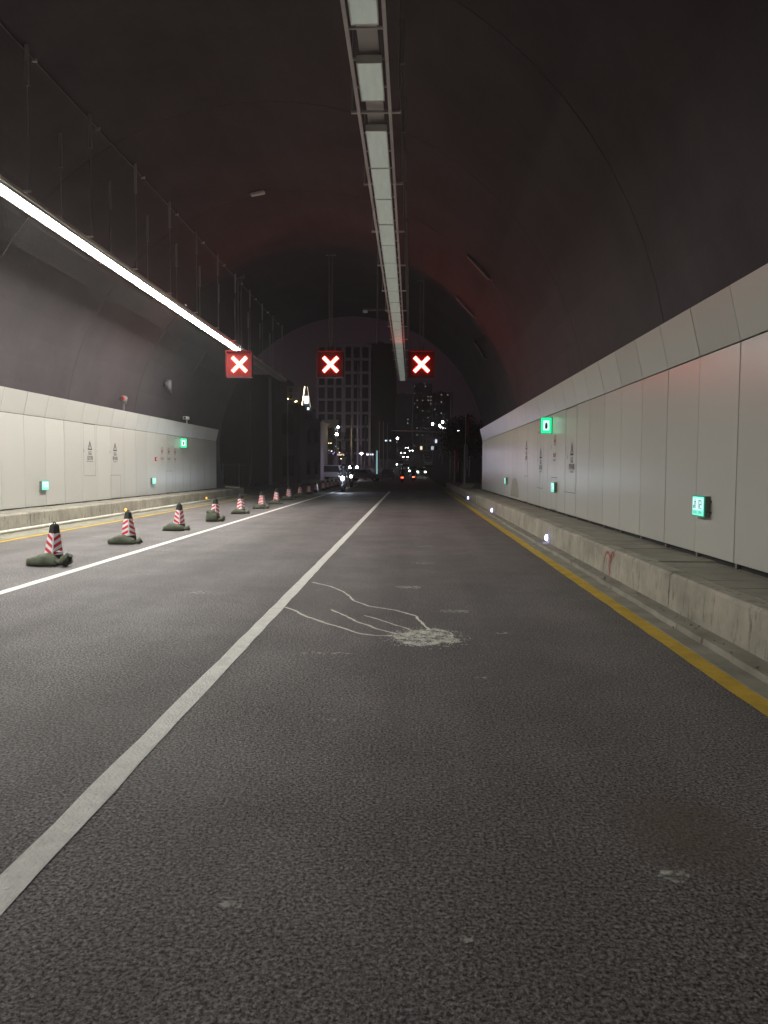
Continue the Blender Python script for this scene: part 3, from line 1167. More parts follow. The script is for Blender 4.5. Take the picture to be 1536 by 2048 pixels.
# ================================================================== traffic cones and sandbags
def cone_proto():
    t = empty('traffic_cone')
    b = MB()
    # square foot with bevelled edge
    b.prism([(-0.19, 0.0), (0.19, 0.0), (0.19, 0.035), (0.165, 0.05), (-0.165, 0.05), (-0.19, 0.035)], -0.19, 0.19)
    b.build('foot', 'rubber', t)
    W0, W1, HT = 0.118, 0.050, 0.62

    def half(z):
        return W0 + (W1 - W0) * (z - 0.05) / (HT - 0.05)

    def ring(z, grow=0.0, c=0.16):
        h = half(z) + grow
        k = h * c
        return [(h - k, -h, z), (h, -h + k, z), (h, h - k, z), (h - k, h, z), (-h + k, h, z), (-h, h - k, z), (-h, -h + k, z), (-h + k, -h, z)]
    bd = MB()
    for z0, z1 in ((0.05, 0.155), (0.155, 0.505), (0.505, 0.62)):
        a, c = ring(z0), ring(z1)
        for i in range(8):
            j = (i + 1) % 8
            bd.quad([a[i], a[j], c[j], c[i]])
    a = ring(0.62)
    tip = [(x * 0.6, y_ * 0.6, 0.645) for x, y_, z in a]
    for i in range(8):
        j = (i + 1) % 8
        bd.quad([a[i], a[j], tip[j], tip[i]])
    bd.quad(tip)
    bd.build('body', 'rubber', t)
    hd = MB()
    pts = [(0.028 * math.cos(PI * i / 8), 0, 0.64 + 0.032 * math.sin(PI * i / 8)) for i in range(9)]
    hd.path(pts, 0.010, 6)
    hd.build('handle', 'rubber', t)
    # reflective sleeve: four faces and chamfers; slanted red stripes mirrored at the corner
    sl = MB()
    z0, z1 = 0.16, 0.50
    a, c = ring(z0, 0.004), ring(z1, 0.004)
    for i in range(8):
        j = (i + 1) % 8
        if i % 2 == 0:
            sl.quad([a[i], a[j], c[j], c[i]], 0)
        else:
            pass
    # faces built of strips so the stripes are real, separate faces
    pitch = (z1 - z0) / 3.15

    for fi, (i, j) in enumerate(((7, 0), (1, 2), (3, 4), (5, 6))):
        def pt(u, z):
            rr = ring(min(max(z, z0), z1), 0.004)
            p, q = Vector(rr[i]), Vector(rr[j])
            return tuple(p.lerp(q, u))
        sgn = 1 if fi % 2 == 0 else -1
        slope = 0.036
        NU = 6
        edges = [z0 - 0.2]
        k = -2
        bands = []
        while k < 5:
            lo = z0 + 0.03 + k * pitch
            bands.append((lo, lo + pitch * 0.5, 1))
            bands.append((lo + pitch * 0.5, lo + pitch, 0))
            k += 1
        for lo, hi, mi in bands:
            for s_ in range(NU):
                u0, u1 = s_ / NU, (s_ + 1) / NU
                o0, o1 = (0.5 - u0) * 2 * slope * sgn, (0.5 - u1) * 2 * slope * sgn
                zz = [min(max(v, z0), z1) for v in (lo + o0, lo + o1, hi + o1, hi + o0)]
                if max(zz) - min(zz) < 1e-5 or (zz[3] - zz[0] < 1e-5 and zz[2] - zz[1] < 1e-5):
                    continue
                sl.quad([pt(u0, zz[0]), pt(u1, zz[1]), pt(u1, zz[2]), pt(u0, zz[3])], mi)
    sl.build('reflective_sleeve', ['reflective_white', 'reflective_red'], t)
    return t


def bag_mesh(seed, ln, wd, ht, sag=0.0):
    rnd = random.Random(seed)
    mm = MB()
    nu, nv = 28, 14
    ph = [rnd.uniform(0, 6) for _ in range(6)]
    b0 = 0
    for i in range(nu + 1):
        s = i / nu
        x = (s - 0.5) * ln
        # plan width: blunt ends, pinched at the tied end
        e = min(1.0, (math.sin(PI * min(max(s, 0.0), 1.0)) + 0.001) ** 0.24)
        wv = wd / 2 * e * (1 + 0.05 * math.sin(7 * s + ph[0]))
        hv = ht * e * (0.86 + 0.14 * math.sin(9 * s + ph[1]) - sag * math.exp(-((s - 0.5) / 0.15) ** 2))
        for j in range(nv):
            a = 2 * PI * j / nv
            yy = wv * math.copysign(abs(math.cos(a)) ** 0.75, math.cos(a))
            zz = math.sin(a)
            zz = hv * 0.5 + hv * 0.5 * (math.copysign(abs(zz) ** 0.7, zz))
            wr = 1 + 0.035 * math.sin(13 * s + 3 * a + ph[2]) + 0.02 * math.sin(29 * s - 4 * a + ph[3])
            mm.v.append((x + 0.01 * math.sin(3 * a + ph[4]), yy * wr, max(0.0, zz * wr)))
    for i in range(nu):
        for j in range(nv):
            k = (j + 1) % nv
            mm.f.append((i * nv + j, i * nv + k, (i + 1) * nv + k, (i + 1) * nv + j))
            mm.m.append(0)
    mm.f.append(tuple(range(nv)))
    mm.f.append(tuple(nu * nv + j for j in reversed(range(nv))))
    mm.m += [0, 0]
    return mm.mesh('sack', 'sandbag', True)


def knot_mesh(seed):
    rnd = random.Random(seed)
    mm = MB()
    n = 14
    prof = [(0.0, 0.075, 0.06), (0.05, 0.038, 0.05), (0.075, 0.030, 0.05), (0.10, 0.045, 0.06), (0.17, 0.085, 0.085), (0.23, 0.10, 0.10), (0.24, 0.06, 0.09)]
    for x, r_, zc in prof:
        for j in range(n):
            a = 2 * PI * j / n
            q = r_ * (1 + 0.16 * math.sin(5 * a + x * 20) + rnd.uniform(-0.06, 0.06))
            mm.v.append((x, q * math.cos(a) * 1.15, max(0.0, zc + q * math.sin(a) * 0.85)))
    for i in range(len(prof) - 1):
        for j in range(n):
            k = (j + 1) % n
            mm.f.append((i * n + j, i * n + k, (i + 1) * n + k, (i + 1) * n + j))
            mm.m.append(0)
    mm.f.append(tuple((len(prof) - 1) * n + j for j in reversed(range(n))))
    mm.m.append(0)
    return mm.mesh('tied_neck', 'sandbag', True)


proto = cone_proto()
cones = [(-5.71, 11.55), (-5.78, 14.88), (-5.76, 18.09), (-5.71, 21.25), (-5.78, 24.84), (-5.71, 27.99), (-5.81, 31.56), (-6.03, 36.15),
         (-6.08, 40.05), (-6.02, 43.17), (-6.05, 46.79), (-6.11, 51.05), (-6.19, 54.13), (-6.23, 57.61), (-6.24, 60.74), (-6.29, 64.22)]
CG = 'traffic cones along the white lane line'
for i, (x, y) in enumerate(cones):
    t = proto if i == 0 else copy_tree(proto)
    t.location = (x, y, gz(y))
    t.rotation_euler = (random.uniform(-0.035, 0.035), random.uniform(-0.035, 0.035), R((-28, 68, -24, 66, 64, 70, -20, 66)[i % 8] if i < 8 else random.choice((-22, 66)) + random.uniform(-8, 8)))
    if i == 0:
        lb = 'red and white striped traffic cone with a white scrap stuck to its side'
    elif i == 3:
        lb = 'red and white striped traffic cone half hidden by an upright sandbag'
    elif i < 9:
        lb = 'red and white striped traffic cone weighted by a sandbag lying flat on its foot'
    else:
        lb = 'red and white striped traffic cone without sandbag on the dark road past the portal'
    tag(t, lb, 'traffic cone', CG)
# white scrap on the first cone
mm = MB()
mm.quad([(0, 0, 0), (0.09, -0.01, 0.006), (0.115, 0.03, -0.004), (0.02, 0.05, 0.015)])
mm.quad([(0, 0, -0.004), (0.02, 0.05, 0.011), (0.115, 0.03, -0.008), (0.09, -0.01, 0.002)])
tag(mm.build('paper_scrap', 'paper', None, (-5.60, 11.40, 0.215)), 'torn white paper scrap sticking out of the first striped cone', 'paper')

BG = 'sandbags weighting the traffic cones'
for i, (x, y) in enumerate(cones[:9]):
    if i == 3:
        t = empty('sandbag', (x - 0.02, y - 0.24, 0.0), R(4))
        tag(t, 'lumpy green sandbag standing upright against its cone', 'sandbag', BG)
        put('sack', bag_mesh(40, 0.34, 0.24, 0.36), t, (0, 0, 0))
        put('sack_fold', bag_mesh(41, 0.26, 0.18, 0.15), t, (-0.03, 0, 0.21), (0.1, 0.15, 0.2))
        put('tied_neck', knot_mesh(43), t, (0.13, 0, 0.0), (0, 0, R(-20)))
        continue
    t = empty('sandbag', (x + (-0.06 if i != 4 else -0.04), y - 0.235, 0.0), R((-6, 3, 4, 0, 8, -4, 5, 0, 3)[i]))
    lb = 'plump green sandbag with a big tied neck under the cone with the white scrap' if i == 0 else 'plump green sandbag lying flat across the front of a cone foot'
    tag(t, lb, 'sandbag', BG)
    put('sack', bag_mesh(10 + i, 0.50 + 0.03 * math.sin(i), 0.30, 0.215, 0.10), t, (0, 0, 0))
    put('tied_neck', knot_mesh(70 + i), t, (0.20, 0.02, 0.0), (0, 0, R(random.uniform(-5, 25))), (1.0, 1.1, 1.15) if i == 0 else (0.75, 0.75, 0.75))

# ================================================================== chalk figure and scuffs on the road
tch = empty('chalk_drawing', (0, 0, 0))
tag(tch, 'white chalky splash with four thin wavy trails on the asphalt', 'chalk mark')


def trail(P, wd, name):
    mm = MB()
    Q = []
    for a, b in zip(P, P[1:]):
        n = max(2, int(math.hypot(b[0] - a[0], b[1] - a[1]) / 0.04))
        for k in range(n):
            f = k / n
            Q.append((a[0] + (b[0] - a[0]) * f, a[1] + (b[1] - a[1]) * f))
    Q.append(P[-1])
    off = 0.0
    L = []
    for i, (x, y_) in enumerate(Q):
        off = off * 0.8 + random.uniform(-0.006, 0.006)
        w_ = wd * random.uniform(0.55, 1.2)
        L.append((x + off, y_, w_))
    for (x, y_, w_), (x2, y2, w2) in zip(L, L[1:]):
        d = Vector((x2 - x, y2 - y_))
        if d.length < 1e-4:
            continue
        d.normalize()
        n = Vector((-d.y, d.x))
        mm.quad([(x + n.x * w_, y_ + n.y * w_, 0.005), (x - n.x * w_, y_ - n.y * w_, 0.005), (x2 - n.x * w2, y2 - n.y * w2, 0.005), (x2 + n.x * w2, y2 + n.y * w2, 0.005)])
    mm.build(name, 'chalk_line', tch)


trail([(-1.4, 8.12), (-1.26, 7.93), (-1.09, 7.61), (-0.86, 7.32), (-0.64, 7.06), (-0.48, 6.85), (-0.33, 6.78), (-0.10, 6.79)], 0.017, 'trail')
trail([(-1.34, 9.94), (-1.06, 9.61), (-0.86, 9.23), (-0.66, 8.57), (-0.46, 8.24), (-0.17, 8.02), (0.04, 7.71), (0.12, 7.34), (0.2, 7.0)], 0.015, 'trail')
trail([(-0.88, 8.01), (-0.69, 7.69), (-0.56, 7.42), (-0.4, 7.21), (-0.35, 7.08), (-0.12, 6.85)], 0.016, 'trail')
trail([(-0.49, 7.7), (-0.32, 7.51), (-0.16, 7.27), (-0.03, 7.1), (0.04, 6.95)], 0.012, 'trail')
bl = [(-0.19, 6.79), (-0.01, 7.01), (0.23, 7.11), (0.37, 6.99), (0.45, 6.55), (0.26, 6.5), (0.1, 6.38), (-0.03, 6.43), (-0.11, 6.61)]
pts = []
for i in range(len(bl)):
    a, b = bl[i], bl[(i + 1) % len(bl)]
    for k in range(5):
        f = k / 5
        pts.append((a[0] + (b[0] - a[0]) * f + random.uniform(-0.018, 0.018), a[1] + (b[1] - a[1]) * f + random.uniform(-0.03, 0.03), 0.0058))
mm = MB()
cc = (0.13, 6.72, 0.0058)
for i in range(len(pts)):
    mm.quad([cc, pts[i], pts[(i + 1) % len(pts)]])
mm.build('splash', 'chalk', tch)


def inside(px, py, poly):
    c = False
    for i in range(len(poly)):
        (xa, ya), (xb, yb) = poly[i - 1], poly[i]
        if (ya > py) != (yb > py) and px < (xb - xa) * (py - ya) / (yb - ya) + xa:
            c = not c
    return c


# loose powder: hundreds of small flakes, thick along the rim and thin in the middle
pw = MB()
rp = random.Random(21)
for _ in range(11000):
    px, py = rp.uniform(-0.40, 0.62), rp.uniform(6.2, 7.25)
    q = math.hypot((px - 0.15) / 0.27, (py - 6.73) / 0.30)
    hole = math.hypot((px - 0.22) / 0.12, (py - 6.74) / 0.09)
    den = 0.85 if inside(px, py, bl) else max(0.0, 0.35 - 0.55 * (q - 1.0))
    if hole < 1:
        den *= 0.12
    den *= 0.55 + 0.45 * math.sin(px * 23 + py * 9) * math.sin(py * 31 - px * 7)
    if rp.random() > den:
        continue
    sz = rp.uniform(0.002, 0.0075)
    a0 = rp.uniform(0, 6.28)
    pw.quad([(px + sz * rp.uniform(0.6, 1.3) * math.cos(a0 + k * 1.57), py + sz * rp.uniform(0.8, 1.8) * math.sin(a0 + k * 1.57), 0.0068) for k in range(4)])
stuff(pw.build('powder', 'chalk_solid', tch))


def scuff(x, y_, a, b, label):
    mm = MB()
    n = 18
    P = [(a * random.uniform(0.6, 1.1) * math.cos(2 * PI * i / n), b * random.uniform(0.6, 1.1) * math.sin(2 * PI * i / n), 0) for i in range(n)]
    for i in range(n):
        mm.quad([(0, 0, 0), P[i], P[(i + 1) % n]])
    tag(mm.build('dust_scuff', 'dust', None, (x, y_, 0.005)), label, 'scuff', 'pale scuffs on the asphalt')


SC = 'small pale dusty scuff mark on the dark asphalt'
for x, y_, a, b in ((-0.45, 4.46, 0.06, 0.03), (-0.53, 3.92, 0.03, 0.02), (-0.63, 2.52, 0.05, 0.03), (0.19, 2.36, 0.025, 0.02), (0.55, 5.45, 0.08, 0.03),
                    (0.27, 14.73, 0.22, 0.18), (0.21, 12.07, 0.22, 0.14), (-0.01, 9.6, 0.22, 0.14), (-0.76, 6.1, 0.26, 0.05), (0.86, 6.95, 0.1, 0.05),
                    (1.06, 2.32, 0.02, 0.02), (1.01, 2.79, 0.07, 0.06), (0.5, 8.0, 0.2, 0.1), (-4.6, 13.6, 0.2, 0.1), (-7.0, 16.2, 0.18, 0.12), (-2.6, 9.0, 0.15, 0.1)):
    scuff(x, y_, a, b, SC)

# ================================================================== just outside the portal
t = empty('concrete_blocks', (3.3, 44.0, KZ_R - 0.01))
tag(t, 'two pale concrete slabs stacked on the pavement past the wall end', 'slabs')
MB().box(-0.42, 0.28, -0.25, 0.25, 0.0, 0.13).build('lower_slab', 'slab', t)
MB().box(-0.30, 0.40, -0.22, 0.24, 0.131, 0.24).build('upper_slab', 'slab', t)

t = empty('pipe_railing', (-9.85, 41.9, 0))
tag(t, 'bent white pipe railing at the end of the left walkway', 'railing')
MB().tube((0, 0, 0), (0, 0, 0.40), 0.035, 10).build('post', 'white_pipe', t, smooth=True)
MB().tube((0.03, 0, 0.41), (-1.7, 0.2, 0.50), 0.035, 10).build('rail', 'white_pipe', t, smooth=True)


def pole(x, y, h, r0, label, mt='pole_grey', group=None, name='steel_pole', extra=None):
    t = empty(name, (x, y, gz(y) - 0.31))
    tag(t, label, 'pole', group)
    MB().box(-r0 * 2, r0 * 2, -r0 * 2, r0 * 2, 0, 0.34).build('base_plate', 'steel_dark', t)
    MB().tube((0, 0, 0.3), (0, 0, h + 0.31), r0, 10, r0 * 0.7).build('shaft', mt, t, smooth=True)
    MB().tube((0, 0, h + 0.30), (0, 0, h + 0.36), r0 * 0.85, 10).build('cap', 'steel_dark', t)
    if extra:
        extra(t, h + 0.31)
    return t


pole(-15.36, 70, 9.6, 0.11, 'tall slim grey pole in front of the dark hoarding building')
pole(-12.3, 64, 9.3, 0.18, 'thick tall grey steel pole beside the striped cones past the portal')
pole(-11.12, 66, 7.6, 0.07, 'thin pole in front of the dark flat-roofed block')
pole(-7.71, 105, 16.2, 0.15, 'very tall flagpole in front of the concrete frame building')
PG = 'thin poles in front of the concrete frame building'
pole(-5.99, 95, 8.2, 0.16, 'bright thick pole standing next to the very tall flagpole')
for x, y, h in ((-9.01, 110, 9.2), (-6.38, 112, 9.2), (-5.21, 118, 9.0), (-4.85, 125, 9.1), (-4.34, 130, 9.0)):
    pole(x, y, h, 0.085, 'thin grey pole in the row beside the road past the portal', group=PG)


def teal(t, h):
    MB().tube((0.14, -0.12, 0.8), (0.14, -0.12, h - 0.6), 0.05, 8).build('light_tube', 'tube_teal', t)


pole(-4.39, 90, 4.3, 0.10, 'short pole with a teal light tube beside the road', extra=teal)

# railing posts on the left past the wall
t = empty('roadside_fence', (0, 58, 0))
tag(t, 'dark metal fence with upright bars left of the road past the portal', 'fence')
for i in range(14):
    MB().box(-17.5 + i * 0.32, -17.46 + i * 0.32, 0, 0.04, -0.3, 1.9).build('bar', 'pole_grey' if i % 4 == 0 else 'steel_dark', t)
MB().box(-17.6, -13.0, 0.041, 0.08, 1.7, 1.78).build('top_rail', 'steel_dark', t)
MB().box(-17.6, -13.0, 0.041, 0.08, 0.1, 0.18).build('bottom_rail', 'steel_dark', t)

# ================================================================== buildings


def simple_building(name, x0, x1, y, depth, zt, label, wall, floors, bays, lit=0.0, win_w=0.55, win_h=0.5, rnd=None, zb=None, roof=True, dark_windows=True, lit_mats=('win_warm', 'win_cool')):
    rnd = rnd or random.Random(hash(label) % 1000)
    g = gz(y) - 0.32 if zb is None else zb
    t = empty(name, ((x0 + x1) / 2, y, g))
    tag(t, label, 'building')
    W = (x1 - x0) / 2
    Hh = zt - g
    MB().box(-W, W, 0, depth, 0, Hh).build('wall', wall, t)
    if roof:
        rf = MB().box(-W - 0.2, W + 0.2, -0.2, depth + 0.2, Hh + 0.002, Hh + 0.35).build('roof', wall, t)
        MB().box(-W * 0.4, W * 0.1, depth * 0.3, depth * 0.6, Hh + 0.352, Hh + 1.6).build('roof_hut', wall, rf)
    fh = Hh / floors
    bw = 2 * W / bays
    pane = MB().box(-bw * win_w / 2, bw * win_w / 2, -0.02, 0.02, -fh * win_h / 2, fh * win_h / 2)
    mk = {}
    for q in ('glass_dark',) + tuple(lit_mats):
        mk[q] = pane.mesh('window', q)
    for f in range(floors):
        for b in range(bays):
            is_lit = rnd.random() < lit
            if not is_lit and not dark_windows:
                continue
            put('window', mk[rnd.choice(lit_mats)] if is_lit else mk['glass_dark'], t, (-W + bw * (b + 0.5), -0.025, fh * (f + 0.5)))
    return t


simple_building('dark_building', -23.0, -14.3, 80, 8, 11.2, 'dark windowless building left of the portal behind tall poles', 'building_dark', 3, 4, 0.0, dark_windows=False)
A2 = simple_building('flat_block', -13.48, -11.35, 74, 5, 8.0, 'dark narrow flat-roofed block under the yellow-lit scaffold', 'building_dark', 2, 1, 0.0, roof=False)
# scaffold on its roof
t = empty('scaffold', (-12.07, 75.0, 8.0))
tag(t, 'small scaffold frame lit yellow on the flat block roof', 'scaffold')
for sx in (-0.5, 0.5):
    for sy in (-0.4, 0.4):
        MB().tube((sx, sy, 0), (sx, sy, 1.75), 0.04, 6).build('upright', 'scaffold_steel', t)
for z in (0.5, 1.1, 1.7):
    for sy in (-0.4, 0.4):
        MB().tube((-0.55, sy, z), (0.55, sy, z), 0.03, 6).build('ledger', 'scaffold_steel', t)
MB().tube((-0.5, -0.42, 0.5), (0.5, -0.42, 1.7), 0.025, 6).build('brace', 'scaffold_steel', t)
for p in ((-0.45, -0.5, 0.45), (0.3, -0.5, 0.2), (0.42, -0.5, 0.25)):
    MB().ellipsoid(p, 0.06, 0.06, 0.06, 8, 5).build('bulb', 'bulb_warm', t)

# tower with lit sign
t = simple_building('sign_tower', -24.3, -21.7, 160, 6, 14.6, 'narrow dark tower with light-outlined peak and white lit signs', 'building_dark', 4, 1, 0.0, roof=False)
g0 = gz(160) - 0.32
MB().prism([(-1.0, 14.6 - g0), (1.0, 14.6 - g0), (0.25, 19.2 - g0), (-0.25, 19.2 - g0)], 0.5, 4).build('peak', 'building_dark', t)
MB().tube((-1.0, 0.4, 14.4 - g0), (-0.28, 0.4, 19.1 - g0), 0.07, 6).build('outline_light', 'bulb_warm', t)
MB().tube((1.0, 0.4, 14.4 - g0), (0.28, 0.4, 19.1 - g0), 0.035, 6).build('outline_light', 'win_warm', t)
MB().box(-0.25, 0.6, -0.3, -0.05, 15.4 - g0, 17.0 - g0).build('lit_sign', 'led_white', t)
for i in range(3):
    MB().box(0.35, 0.75, -0.3, -0.05, (12.6 + 0.75 * i) - g0, (13.05 + 0.75 * i) - g0).build('sign_letter', 'led_white', t)

# lilac two-storey house
simple_building('roadside_house', -15.1, -12.0, 97, 8, 7.6, 'pale lilac two-storey house behind the striped cones', 'building_lilac', 2, 3, 0.0, 0.45, 0.45)
# raw concrete frame
t = empty('concrete_frame_building', (-15.8, 170, gz(170) - 0.32))
tag(t, 'unfinished concrete frame building with open floors', 'building')
W, Dp, Ht = 6.3, 12.0, 29.5 - (gz(170) - 0.32)
MB().box(-W + 0.3, W - 0.3, 1.6, Dp, 0, Ht).build('core', 'void', t)
nf = 9
for f in range(nf + 1):
    z = Ht * f / nf
    MB().box(-W, W, 0, 1.59, z - 0.22, z + 0.22).build('floor_slab', 'raw_concrete', t)
for c in range(7):
    x = -W + 0.3 + (2 * W - 0.6) * c / 6
    for f in range(nf):
        z0 = Ht * f / nf + 0.221
        z1 = Ht * (f + 1) / nf - 0.221
        MB().box(x - (0.45 if c == 3 else 0.28), x + (0.45 if c == 3 else 0.28), 0.1, 0.7, z0, z1).build('column', 'raw_concrete', t)
MB().box(W + 0.5, W + 1.3, -0.3, 0.0, 7.5, 11.5).build('wall_sign', 'building_dark', t)
for i in range(2):
    MB().box(-1.75, -1.15, -0.4, -0.1, 8.0 - 1.4 * i, 8.8 - 1.4 * i).build('sign_letter', 'win_cool', t)

simple_building('dark_tower', -12.9, -4.9, 215, 14, 37.0, 'tall dark tower behind the thin poles', 'building_dark', 11, 4, 0.02, 0.3, 0.3, dark_windows=False)
rndF = random.Random(5)
simple_building('apartment_tower', -9.5, -0.2, 420, 15, 43, 'far dark apartment tower with very few lit windows left of its taller neighbour', 'building_dark', 14, 6, 0.05, 0.18, 0.22, rndF, dark_windows=False)
simple_building('apartment_tower', 0.4, 11.6, 440, 15, 51, 'tallest far apartment tower with scattered lit windows', 'building_dark', 18, 7, 0.24, 0.14, 0.22, rndF, dark_windows=False)
simple_building('apartment_tower', 12.0, 23.0, 430, 15, 45, 'far apartment tower with scattered lit windows behind the right trees', 'building_dark', 15, 6, 0.12, 0.16, 0.22, rndF, dark_windows=False)
simple_building('pale_hillside_building', 3.2, 11.4, 330, 8, 15.2, 'pale low building beside the climbing road', 'building_lilac', 2, 5, 0.10)
t = empty('roof_billboard', (-14.1, 130, gz(130) - 0.32))
tag(t, 'blank pale billboard above the dark tree with fairy lights', 'billboard')
MB().box(-1.15, 1.15, 0, 0.2, 8.6, 9.9).build('board', 'pale_board', t)
for s in (-0.8, 0.8):
    MB().tube((s, 0.3, 0), (s, 0.3, 9.6), 0.09, 8).build('post', 'steel_dark', t)


# ================================================================== trees
def tree(x, y, h, cr, seed, label, nleaf=2600, trunk_h=0.38, lean=0.0):
    rnd = random.Random(seed)
    g = gz(y) - 0.31
    t = empty('roadside_tree', (x, y, g))
    tag(t, label, 'tree', 'trees beside the road past the portal')
    mm = MB()
    th = h * trunk_h
    mm.tube((0, 0, 0), (lean * 0.5, 0, th), 0.13, 8, 0.10)
    tips = []
    for i in range(9):
        a = rnd.uniform(0, 2 * PI)
        rr = cr * rnd.uniform(0.35, 0.8)
        p = (lean + rr * math.cos(a), rr * math.sin(a), th + (h - th) * rnd.uniform(0.25, 0.85))
        mm.tube((lean * 0.5, 0, th - 0.05), p, 0.06, 6, 0.02)
        tips.append(p)
    mm.build('trunk', 'bark', t)
    cl = [(p[0], p[1], p[2], rnd.uniform(0.35, 0.6) * cr) for p in tips]
    cl += [(lean + rnd.uniform(-0.5, 0.5) * cr, rnd.uniform(-0.5, 0.5) * cr, th + (h - th) * rnd.uniform(0.3, 0.95), rnd.uniform(0.25, 0.5) * cr) for _ in range(9)]
    lf = MB()
    for _ in range(nleaf):
        c = rnd.choice(cl)
        v = Vector((rnd.gauss(0, 1), rnd.gauss(0, 1), rnd.gauss(0, 0.8))).normalized() * c[3] * rnd.uniform(0.5, 1.1)
        p = Vector(c[:3]) + v
        s = rnd.uniform(0.06, 0.13)
        u = Vector((rnd.uniform(-1, 1), rnd.uniform(-1, 1), rnd.uniform(-0.6, 0.6))).normalized()
        k = u.orthogonal().normalized()
        lf.quad([p - u * s, p + k * s * 0.5, p + u * s, p - k * s * 0.5])
    lf.build('crown', 'leaf', t)
    return t


tree(4.2, 60, 6.2, 1.7, 1, 'dark leafy tree with the red banner pole in front')
tree(5.5, 54, 6.0, 1.6, 2, 'dark leafy tree right behind the end of the right wall')
tree(4.6, 72, 6.6, 1.9, 3, 'dark leafy tree second along the right pavement')
tree(5.2, 86, 7.2, 2.2, 4, 'dark leafy tree under the gantry pole')
tree(6.8, 104, 7.6, 2.4, 5, 'dark leafy tree far along the right pavement')
tree(-12.6, 116, 8.3, 2.3, 6, 'dark tree hung with fairy lights', 3000, 0.3)
tree(-10.6, 128, 8.0, 2.2, 7, 'dark tree behind the warm street lamp', 2400, 0.3)
# fairy lights
t = empty('fairy_lights', (0, 114, 0))
tag(t, 'string of violet, cyan and warm fairy lights on the dark tree', 'fairy lights')
rl = random.Random(8)
for i in range(26):
    p = (-15.0 + i * 0.16 + rl.uniform(-0.1, 0.1), rl.uniform(-0.5, 0.5), 5.6 - i * 0.07 + rl.uniform(-0.9, 1.0))
    MB().ellipsoid(p, 0.055, 0.055, 0.055, 6, 4).build('bulb', rl.choice(['bulb_violet', 'bulb_warm', 'win_warm', 'bulb_cyan']), t)
pp = [(-14.6, 0, 3.7), (-14.75, 0, 2.9), (-14.5, 0, 2.2), (-14.1, 0, 1.7), (-14.3, 0, 1.4)]
MB().path(pp, 0.035, 6).build('rope_light', 'bulb_violet', t)

# banner poles on the right
for x, y, h, mt, lb in ((3.94, 55.2, 5.65, 'banner_red', 'red banner hanging from a pole by the right pavement'), (3.35, 58.5, 3.0, 'banner_red', 'short red banner on a pole beyond the concrete slabs'), (3.75, 53.5, 3.3, 'banner_grey', 'grey banner on a pole beyond the concrete slabs')):
    t = empty('banner_pole', (x, y, KZ_R - 0.015))
    tag(t, lb, 'banner')
    MB().tube((0, 0, 0), (0, 0, h - 0.45), 0.03, 8).build('shaft', 'pole_grey', t)
    bn = MB()
    for i in range(10):
        z0, z1 = h - 0.5 - i * 0.17, h - 0.5 - (i + 1) * 0.17
        f = lambda z: 0.03 * math.sin(z * 6)
        bn.quad([(0.03, f(z0), z0), (0.03 + 0.22 + f(z0), f(z0) * 2, z0), (0.03 + 0.22 + f(z1), f(z1) * 2, z1), (0.03, f(z1), z1)])
        bn.quad([(0.03, f(z0) + 0.01, z0), (0.03, f(z1) + 0.01, z1), (0.03 + 0.22 + f(z1), f(z1) * 2 + 0.01, z1), (0.03 + 0.22 + f(z0), f(z0) * 2 + 0.01, z0)])
    bn.build('banner', mt, t)

# gantry
t = empty('road_gantry', (6.16, 120, gz(120) - 0.31))
tag(t, 'grey one-legged road gantry reaching over the far road', 'gantry')
MB().tube((0, 0, 0), (0, 0, 14.1), 0.16, 10, 0.10).build('column', 'pole_grey', t, smooth=True)
MB().tube((0, 0, 7.55), (-9.6, 0, 7.85), 0.09, 8).build('beam', 'pole_grey', t, smooth=True)
MB().tube((0, 0, 8.0), (-5.0, 0, 8.35), 0.06, 8).build('beam', 'pole_grey', t, smooth=True)
for i in range(5):
    MB().tube((-1.0 * i - 0.4, 0, 7.6), (-1.0 * i - 0.9, 0, 8.2), 0.04, 6).build('lattice', 'pole_grey', t)
MB().box(-3.2, -1.4, -0.12, -0.05, 7.9, 8.3).build('sign_plate', 'steel_dark', t)


# ================================================================== street lamps
def street_lamp(x, y, h, rad, mt, label, group=None):
    t = empty('street_lamp', (x, y, gz(y) - 0.31))
    tag(t, label, 'street lamp', group)
    MB().tube((0, 0, 0), (0, 0, h + 0.25), 0.10, 8, 0.06).build('post', 'pole_grey', t)
    MB().box(-0.12, 0.12, -0.12, 0.12, h + 0.2501, h + 0.31).build('bracket', 'steel_dark', t)
    MB().ellipsoid((0, 0, h + 0.31 + rad), rad, rad, rad, 12, 8).build('lamp_globe', mt, t, smooth=True)


street_lamp(-11.0, 108, 6.3, 0.19, 'street_lamp_warm', 'warm yellow globe street lamp in front of the dark trees')
street_lamp(-12.5, 125, 8.0, 0.18, 'street_lamp_white', 'street lamp rising just above the warm globe lamp')
SG = 'white street lamps along the climbing road'
for x, y, h, r_ in ((5.4, 200, 9.6, 0.30), (7.7, 190, 10.0, 0.26), (8.4, 230, 9.7, 0.24), (9.8, 260, 9.4, 0.28), (11.9, 290, 9.4, 0.28), (14.0, 320, 9.3, 0.30), (9.3, 150, 7.7, 0.2), (10.0, 130, 8.0, 0.16), (-5.2, 260, 5.4, 0.36)):
    street_lamp(x, y, h, r_, 'street_lamp_white', 'white globe street lamp beside the climbing road', SG)


